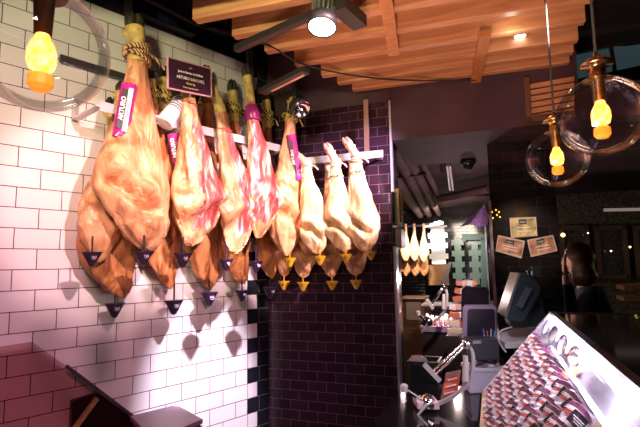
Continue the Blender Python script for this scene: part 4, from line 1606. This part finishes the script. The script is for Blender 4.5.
def mk_packet():
    out = []
    # local frame: X along row, Y up the slope, Z out of the tray
    def loc(name, mbx, m):
        me = bpy.data.meshes.new(name)
        me.from_pydata([tuple(v) for v in mbx.v], [], mbx.f)
        me.materials.append(m)
        return (name, me)
    b = MB()
    n = 8
    vs, fs = [], []
    for i in range(n + 1):
        u = (i / n - .5) * PW
        for j in range(5):
            v = (j / 4 - .5) * PH
            z = .010 * (1 - (2 * i / n - 1) ** 2) + .004 * sin(i * 2.1 + j * 1.3)
            vs.append((u, v + .006 * sin(i / n * pi), z))
    k = len(vs)
    vs += [(x, y, z - .006) for x, y, z in vs]
    for i in range(n):
        for j in range(4):
            q = i * 5 + j
            fs.append((q, q + 5, q + 6, q + 1))
            fs.append((q + k, q + 1 + k, q + 6 + k, q + 5 + k))
    for i in range(n):
        fs.append((i * 5, i * 5 + k, i * 5 + 5 + k, i * 5 + 5))
        fs.append((i * 5 + 4, i * 5 + 9, i * 5 + 9 + k, i * 5 + 4 + k))
    for j in range(4):
        fs.append((j, j + 1, j + 1 + k, j + k))
        fs.append((n * 5 + j, n * 5 + j + k, n * 5 + j + 1 + k, n * 5 + j + 1))
    b.add(vs, fs)
    out.append(loc('film', b, FILM))
    sl3 = []
    for c in range(3):
        s_ = MB()
        for h_ in range(2):
            pts = []
            for i in range(7):
                u = (i / 6 - .5) * PW * .82
                pts.append(V((u - .004, PH * (-.02 + .19 * c + .09 * h_) + .012 * sin(i / 6 * pi) - .006, .014 + .002 * c + .006 * sin(i / 6 * pi))))
            kr = (.9, .8, 1.5)[c]
            s_.tube(pts, [.001, .0025 * kr, .0032 * kr, .0036 * kr, .0032 * kr, .0025 * kr, .001], 6)
        sl3.append(('ham_slice', [m_ for m_ in [loc('ham_slice', s_, SLC[c])]][0][1]))
    out += sl3
    lb = MB()
    lb.box((.012, PH * .06, .030), (PW * .46, PH * .56, .003))
    out.append(loc('label', lb, LBL))
    tx = MB()
    for k_ in range(3):
        tx.box((.016 + (k_ - 1) * .002, PH * .12 - k_ * .0055, .033), (PW * (.34 - .06 * k_), .0016, .001))
    out.append(loc('printed_lines', tx, TEXTW))
    return out


PKT = mk_packet()
NU, NV = 12, 6
Xk, Yk, Zk = N2, SLv, SN            # row direction towards viewer
placed = 0
ORD = ['first', 'second', 'third', 'fourth', 'fifth', 'sixth', 'seventh', 'eighth', 'ninth', 'tenth', 'eleventh', 'twelfth']
ROWN = ['lowest row along the front lip', 'second row up from the front lip', 'third row up from the front lip', 'third row down from the back panel', 'second row down from the back panel', 'top row against the white back panel']
for j in range(NV):
    for i in range(NU):
        u = .090 + i * .084 + (j % 2) * .03 + (random.random() - .5) * .012
        v = .050 + j * (slen - .085) / (NV - 1) + (random.random() - .5) * .006
        c = S(TF[0], YC, TF[1]) + N2 * u + SLv * v + SN * (.016)
        Z2 = ((O - c).normalized() * .55 + SN * (.55 + random.random() * .2) + N2 * .12).normalized()
        X2 = (D2 * .6 + N2 * (.85 + (random.random() - .5) * 1.0) - Zv * (.25 + random.random() * .5)).normalized()
        X2 = (X2 - Z2 * X2.dot(Z2)).normalized()
        Y2 = Z2.cross(X2)
        r = bpy.data.objects.new('ham_packet', None)
        COL.objects.link(r)
        r.matrix_world = Matrix(((X2.x, Y2.x, Z2.x, c.x), (X2.y, Y2.y, Z2.y, c.y), (X2.z, Y2.z, Z2.z, c.z), (0, 0, 0, 1)))
        r.scale = (.95, .80, .8)
        tag(r, '%s sliced ham packet from the far end, %s' % (ORD[i], ROWN[j]), 'ham packet', 'sliced ham packets in the deli case')
        for nm_, me in PKT:
            o = bpy.data.objects.new(nm_, me)
            COL.objects.link(o)
            o.parent = r
        placed += 1

# ------------------------------------------------------------------ service counter behind the case
ZC = .95
kc = toS(PZ(404, 427, ZC))
mb = MB()
p0 = toS(PZ(430, 352, ZC))
p1 = toS(PZ(505, 352, ZC))
ct = thing('service_counter', 'glossy black service counter holding the ham stand', 'counter', S(1.2, -.9, 0), A2)
mb.sbox(.98, F_[0] - .03, -1.75, -.42, ZC - .04, ZC)
mb.build('worktop', GLOSSB, ct)
MB().sbox(1.02, F_[0] - .06, -1.70, -.46, 0, ZC - .04).build('body', mat('graphite_body', (.05, .045, .055), .4), ct)
# POS shelf
Zp = 1.185
ps_ = thing('till_shelf', 'white shelf with rounded corner carrying the till screen', 'shelf', S(1.6, -.4, Zp), A2)
A_ = [PZ(498, 333, Zp), PZ(514, 328, Zp), PZ(560, 326, Zp), PZ(560, 341, Zp), PZ(505, 342.5, Zp), PZ(499, 339, Zp)]
MB().prism(A_, -Zv * .028).build('top', WHITE, ps_, bevel=.004)
sb_ = toS(PZ(525, 335, Zp))
MB().sbox(sb_.x - .05, sb_.x + .2, sb_.y - .02, sb_.y + .12, 0, Zp - .03).build('support', BLACKM, ps_)

YP = 2.38
tm = thing('till_terminal', 'grey touch screen till seen side-on, on the white shelf', 'till', PY(520, 325, YP))


def P3(pts, Y):
    return [PY(x, y, Y) for x, y in pts]


prof = [(520, 273), (526, 273.5), (533, 277), (540, 285), (541, 291), (538, 298), (526, 320), (521, 323), (510, 321), (506, 317)]
MB().prism(P3(prof, YP - .12), V((.04, .20, 0))).build('housing', mat('slate_grey_plastic', (.06, .085, .10), .4), tm, bevel=.008)
MB().prism(P3([(518.5, 273), (520.5, 273), (507, 318), (504.5, 316)], YP - .125), V((.04, .20, 0))).build('screen_bezel', mat('light_bezel', (.30, .30, .28), .4), tm)
MB().prism(P3([(527.5, 287), (532.5, 289), (522, 309), (517, 306)], YP - .132), V((.0, .02, 0))).build('side_cover', mat('pale_grey_cover', (.16, .19, .23), .4), tm)
MB().prism(P3([(530, 300), (541, 300), (546, 318), (556, 326), (512, 329), (510, 322), (524, 321)], YP - .08), V((.05, .2, 0))).build('stand', mat('dark_grey_plastic', (.045, .055, .06), .4), tm, bevel=.006)
MB().prism(P3([(532, 266), (540, 267), (540.5, 277), (532, 276)], YP + .05), V((.03, .08, 0))).build('customer_display', mat('mid_grey_plastic', (.10, .12, .14), .4), tm, bevel=.006)
MB().tube([PY(530, 275, YP + .06), PY(527, 271, YP + .06), PY(533, 269, YP + .06)], .006, 6).build('display_arm', BLACK, tm)
light('till_light', 'SPOT', S(1.2, -1.6, 2.4), 7, (.8, .95, 1), PY(522, 300, YP), .03, 22, .7)
tag(MB().tube(smooth_path([PY(512, 327, 2.2), PY(501, 331, 2.2), PY(498, 338, 2.2), PY(502, 347, 2.2), PY(506, 352, 2.2)], 8), .004, 6).build('cable', mat('white_cable', (.75, .75, .8), .4)), 'white cable looping off the till shelf', 'cable')

# dark panels (scales) px 461..498
YS = 2.35
for (x0, y0, x1, y1, Y, lab, m_) in [(462, 305, 496, 352, YS, 'dark screen with lilac frame standing on the service counter', LILACM), (461, 287, 489, 322, YS + .25, 'dark rounded panel standing behind the lilac framed screen', mat('plum_black', (.03, .02, .035), .4))]:
    t_ = thing('display_screen', lab, 'screen', PY((x0 + x1) / 2, y1, Y))
    q = P3([(x0, y1), (x0 + .5, y0 + 3), (x0 + 3, y0), (x1 - 3, y0), (x1, y0 + 3), (x1, y1)], Y)
    MB().prism(q, V((.01, .03, 0))).build('frame', m_, t_, bevel=.004)
    q = P3([(x0 + 5, y1 - 1), (x0 + 5.5, y0 + 6), (x0 + 8, y0 + 4), (x1 - 3, y0 + 4), (x1 - 1, y0 + 6), (x1 - 1, y1 - 1)], Y - .004)
    MB().prism(q, V((0, .003, 0))).build('glass', mat('dark_screen', (.03, .022, .04), .3), t_)
    c = PY((x0 + x1) / 2, y1, Y + .03)
    MB().tube([c, V((c.x, c.y, ZC))], .02, 10).build('foot', BLACKM, t_)
light('screen_wash', 'SPOT', S(1.1, -1.5, 2.5), 10, (.85, .65, 1), PY(478, 330, YS), .03, 24, .8)
# pen box with pens
pb = thing('pen_box', 'dark grey desk organiser box behind the white dispenser', 'box', PY(484, 355, 2.2))
MB().prism(P3([(466, 340), (498, 338), (500, 360), (468, 361)], 2.2), V((0, .1, 0))).build('box', mat('graphite_box', (.055, .055, .07), .4), pb, bevel=.004)
MB().prism(P3([(473, 341), (481, 340.5), (481, 343.5), (473, 344)], 2.196), V((0, .003, 0))).build('sticker', mat('grey_sticker', (.35, .34, .36), .5), pb)
for k, (x, c_, nmc) in enumerate([(485, (.1, .2, .7), 'blue'), (488, (.7, .08, .08), 'red'), (491, (.5, .6, .7), 'pale'), (494, (.08, .35, .5), 'teal'), (496.5, (.6, .6, .6), 'grey')]):
    p = PY(x, 340, 2.24)
    q = PY(x + (k - 2) * .9, 329 + (k % 2) * 2, 2.26)
    tag(MB().tube([p, q], .0035, 6).build('pen', mat('pen_' + nmc, c_, .4)), nmc + ' pen standing in the dark desk organiser', 'pen', 'pens in the organiser')
# white dispenser box with tongs and papers
pz = [PZ(470, 394, ZC), PZ(503, 394, ZC)]
wb_ = thing('white_dispenser', 'white lilac box on the black counter next to the ham stand', 'box', pz[0])
Yw = pz[0].y
MB().prism(P3([(470, 371), (507, 371), (507, 393), (470, 394)], Yw), V((0, .12, 0))).build('box', mat('lilac_white_plastic', (.62, .56, .74), .4), wb_, bevel=.006)
MB().prism(P3([(469, 368), (507, 368), (507, 372), (469, 372)], Yw - .004), V((0, .13, 0))).build('lid', mat('white_lid', (.75, .68, .82), .35), wb_, bevel=.003)
tn = thing('napkin_holder', 'black rimmed tray of crumpled white paper on the white box', 'tray', PY(485, 368, Yw + .05))
q = smooth_path(P3([(470, 366), (473, 360), (488, 357), (500, 357), (503, 362), (499, 366)], Yw + .05), 5)
MB().tube(q, .004, 6).build('rim', BLACK, tn)
pm = MB()
random.seed(3)
for k in range(7):
    x = 472 + k * 4
    c = PY(x, 365 - (k % 3) * 1.5, Yw + .04 + (k % 2) * .02)
    pm.box(c, (.04, .03, .004), ((D2 + Zv * (random.random() - .5)).normalized(), -N2, Zv))
pm.build('paper', mat('crumpled_white', (.62, .58, .68), .6), tn)
mb = MB()
mb.tube(P3([(470, 362), (480, 358), (494, 360)], Yw + .01), .004, 6)
mb.tube(P3([(472, 367), (486, 362), (497, 363)], Yw + .01), .003, 6)
tag(mb.build('tongs', BLACK), 'black tongs lying on the paper tray', 'tongs')

# price leaflets
lf = thing('leaflet', 'grey leaflet with three orange red printed bands behind the ham stand arc', 'leaflet', PY(450, 398, 2.02))
MB().prism(P3([(446, 373), (461, 370), (457, 397), (441, 399)], 2.02), V((.0, .004, 0))).build('sheet', mat('leaflet_grey', (.40, .22, .24), .5), lf)
rdm = mat('orange_red_print', (.80, .13, .05), .5, var=.3, vscale=80)
for k in range(3):
    MB().prism(P3([(446.5 - k * 1.8, 377 + k * 7), (460 - k * 1, 374.5 + k * 6.6), (459.5 - k * 1, 379.5 + k * 6.6), (445.5 - k * 1.8, 382 + k * 7)], 2.014), V((0, .003, 0))).build('printed_band', rdm, lf)
mb = MB()
for k in range(3):
    mb.bar(PY(448 - k * 1.8, 380 + k * 7, 2.010), PY(457 - k, 377.8 + k * 6.6, 2.010), .001, .004)
mb.build('printed_line', TEXTW, lf)

# ham stand (jamonero)


def ham_stand(f, Y, s, lab, base_z=None):
    """f maps stand pixels of the near stand to world"""
    r = thing('ham_stand', lab, 'ham stand', f(428, 410, 0))
    MB().prism([f(417, 402, -.03), f(439, 402, -.03), f(440, 410, -.03), f(418, 410, -.03)], V((0, .10 * s, 0))).build('base_plate', mat('pink_white_base', (.75, .55, .6), .3), r, bevel=.004 * s)
    c = f(427, 403, 0)
    MB().lathe(c, [(.001, .036 * s), (.018 * s, .032 * s), (.032 * s, .018 * s), (.038 * s, 0), (.036 * s, -.015 * s)], 20).build('pivot_dome', CHROME, r)
    arc = smooth_path([f(434, 405, 0), f(446, 400, 0), (f(458, 393, 0)), f(469, 381, 0), f(473, 365, 0), f(472, 352, 0), f(467, 344, 0)], 6)
    b = MB()
    for i in range(len(arc) - 1):
        d = (arc[i + 1] - arc[i]).normalized()
        b.bar(arc[i], arc[i + 1] + d * .002, .018 * s, .013 * s, V((0, 1, 0)).cross(d))
    b.build('curved_arm', STEEL, r)
    b = MB()
    b.tube([f(467, 344, -.01), f(434, 376, -.02)], .005 * s, 8)
    b.tube([f(465, 341.5, -.01), f(431, 373, -.02)], .005 * s, 8)
    b.tube([f(452, 357, -.02), f(444, 365, -.02)], .011 * s, 8)
    b.build('clamp_arm', CHROME, r)
    MB().bar(f(424, 364, -.02), f(440, 381, -.02), .012 * s, .02 * s).build('clamp_bar', STEEL, r)
    MB().tube([f(425, 403, 0), f(411, 393, 0), f(404, 389, -.01)], .009 * s, 8).build('side_arm', CHROME, r)
    b = MB()
    b.lathe(f(404, 388, -.01), [(.001, -.016 * s), (.014 * s, -.014 * s), (.017 * s, .01 * s), (.010 * s, .016 * s), (.001, .018 * s)], 8, None, False)
    b.build('shank_holder', mat('white_knob', (.7, .6, .66), .3), r)
    MB().tube([f(427, 404, -.04), f(413, 421, -.05)], [.007 * s, .003 * s], 8).build('lever', STEEL, r)
    MB().tube([f(465.5, 356, -.02), f(465.5, 381, -.02)], [.010 * s, .014 * s], 10).build('handle', mat('ivory_handle', (.55, .45, .45), .35), r)
    b = MB()
    b.lathe(f(466, 344, -.01), [(.001, -.02 * s), (.018 * s, -.015 * s), (.02 * s, .01 * s), (.001, .02 * s)], 10)
    b.build('joint', CHROME, r)
    return r


Yh = PZ(428, 411, ZC).y
ham_stand(lambda x, y, d: PY(x, y, Yh + d), Yh, 1, 'chrome curved ham carving stand on the black counter')
ham_stand(lambda x, y, d: PY(418 + (x - 404) * .42, 327 + (y - 411) * .60, 4.3 + d), 4.3, 1.4, 'smaller looking ham carving stand on the back shop display counter')
light('stand_spot', 'SPOT', S(1.0, -1.9, 2.5), 26, (1, .85, .9), PY(440, 385, Yh), .12, 26, .7)

# black bin
bn = thing('waste_bin', 'black open bin with liner beside the counter', 'bin', PY(422, 420, 2.5))
cb_ = PY(425, 362, 2.55)
z_ = cb_.z
b = MB()
b.box(V((cb_.x, cb_.y, z_ / 2)), (.15, .15, z_), (D2, -N2, Zv))
b.build('body', BLACK, bn, bevel=.008)
b = MB()
for (dx, dy, sx, sy) in ((0, .075, .17, .012), (0, -.075, .17, .012), (.075, 0, .012, .17), (-.075, 0, .012, .17)):
    b.box(V((cb_.x, cb_.y, z_)) + D2 * dx - N2 * dy + Zv * .006, (sx, sy, .02), (D2, -N2, Zv))
b.build('rim', mat('bin_rim', (.03, .03, .035), .3), bn)
tag(MB().lathe(V((cb_.x - .04, cb_.y - .02, z_ + .002)), [(.001, .0), (.05, .0), (.045, .02), (.02, .035), (.001, .03)], 9, None, False).build('crumpled_paper', mat('crumpled_pale', (.5, .45, .45), .7)), 'pale crumpled paper on top of the black bin', 'paper')

# ------------------------------------------------------------------ lower left: case panel tinted as wall shadow and lidded box
sc = thing('shade_tinted_case', 'case side panel tinted as wall shadow with sloping edge, bottom left corner', 'display case', W1(40, 420, .1))
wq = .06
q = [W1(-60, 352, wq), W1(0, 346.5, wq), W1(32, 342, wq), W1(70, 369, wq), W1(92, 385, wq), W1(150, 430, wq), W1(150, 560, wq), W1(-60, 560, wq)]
MB().prism(q, N1 * .006).build('panel', SHADETINT, sc)  # tinted sheet cut to the outline of the wall shadow
mb = MB()
mb.bar(W1(66, 366, wq + .01), W1(156, 434, wq + .01), .016, .012, N1)
mb.build('sloping_edge', mat('plum_edge', (.05, .02, .045), .3), sc)
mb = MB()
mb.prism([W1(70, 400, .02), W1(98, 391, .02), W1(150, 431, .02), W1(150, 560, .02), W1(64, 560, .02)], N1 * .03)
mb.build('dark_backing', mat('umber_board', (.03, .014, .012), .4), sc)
mb = MB()
mb.bar(W1(72, 432, .075), W1(97, 398, .075), .02, .02, N1)
mb.build('wooden_strut', MWOOD, sc)

bx = thing('slotted_box', 'plum lidded box with slotted side standing against the white tiles', 'box', W1(165, 430, .1))
zb_ = W1(150, 410, .2).z
L4 = [PZ(130, 416, zb_), PZ(172, 405.5, zb_), PZ(180, 406.5, zb_), PZ(203, 419, zb_), PZ(186, 426, zb_), PZ(150, 436, zb_)]
MB().prism(L4, -Zv * .02).build('lid', mat('plum_grey_lid', (.24, .13, .19), .35), bx, bevel=.003)
ce = sum(L4, V()) / 6
L5 = [ce + (p - ce) * .93 - Zv * .02 for p in L4]
MB().prism(L5, -Zv * (zb_ - .02)).build('body', mat('plum_box_body', (.06, .03, .05), .4), bx)
mb = MB()
for k in range(4):
    mb.bar(L4[3].lerp(ce, .02) - Zv * (.03 + k * .014), L4[4].lerp(ce, .02) - Zv * (.03 + k * .014), .004, .006)
mb.build('slots', BLACK, bx)
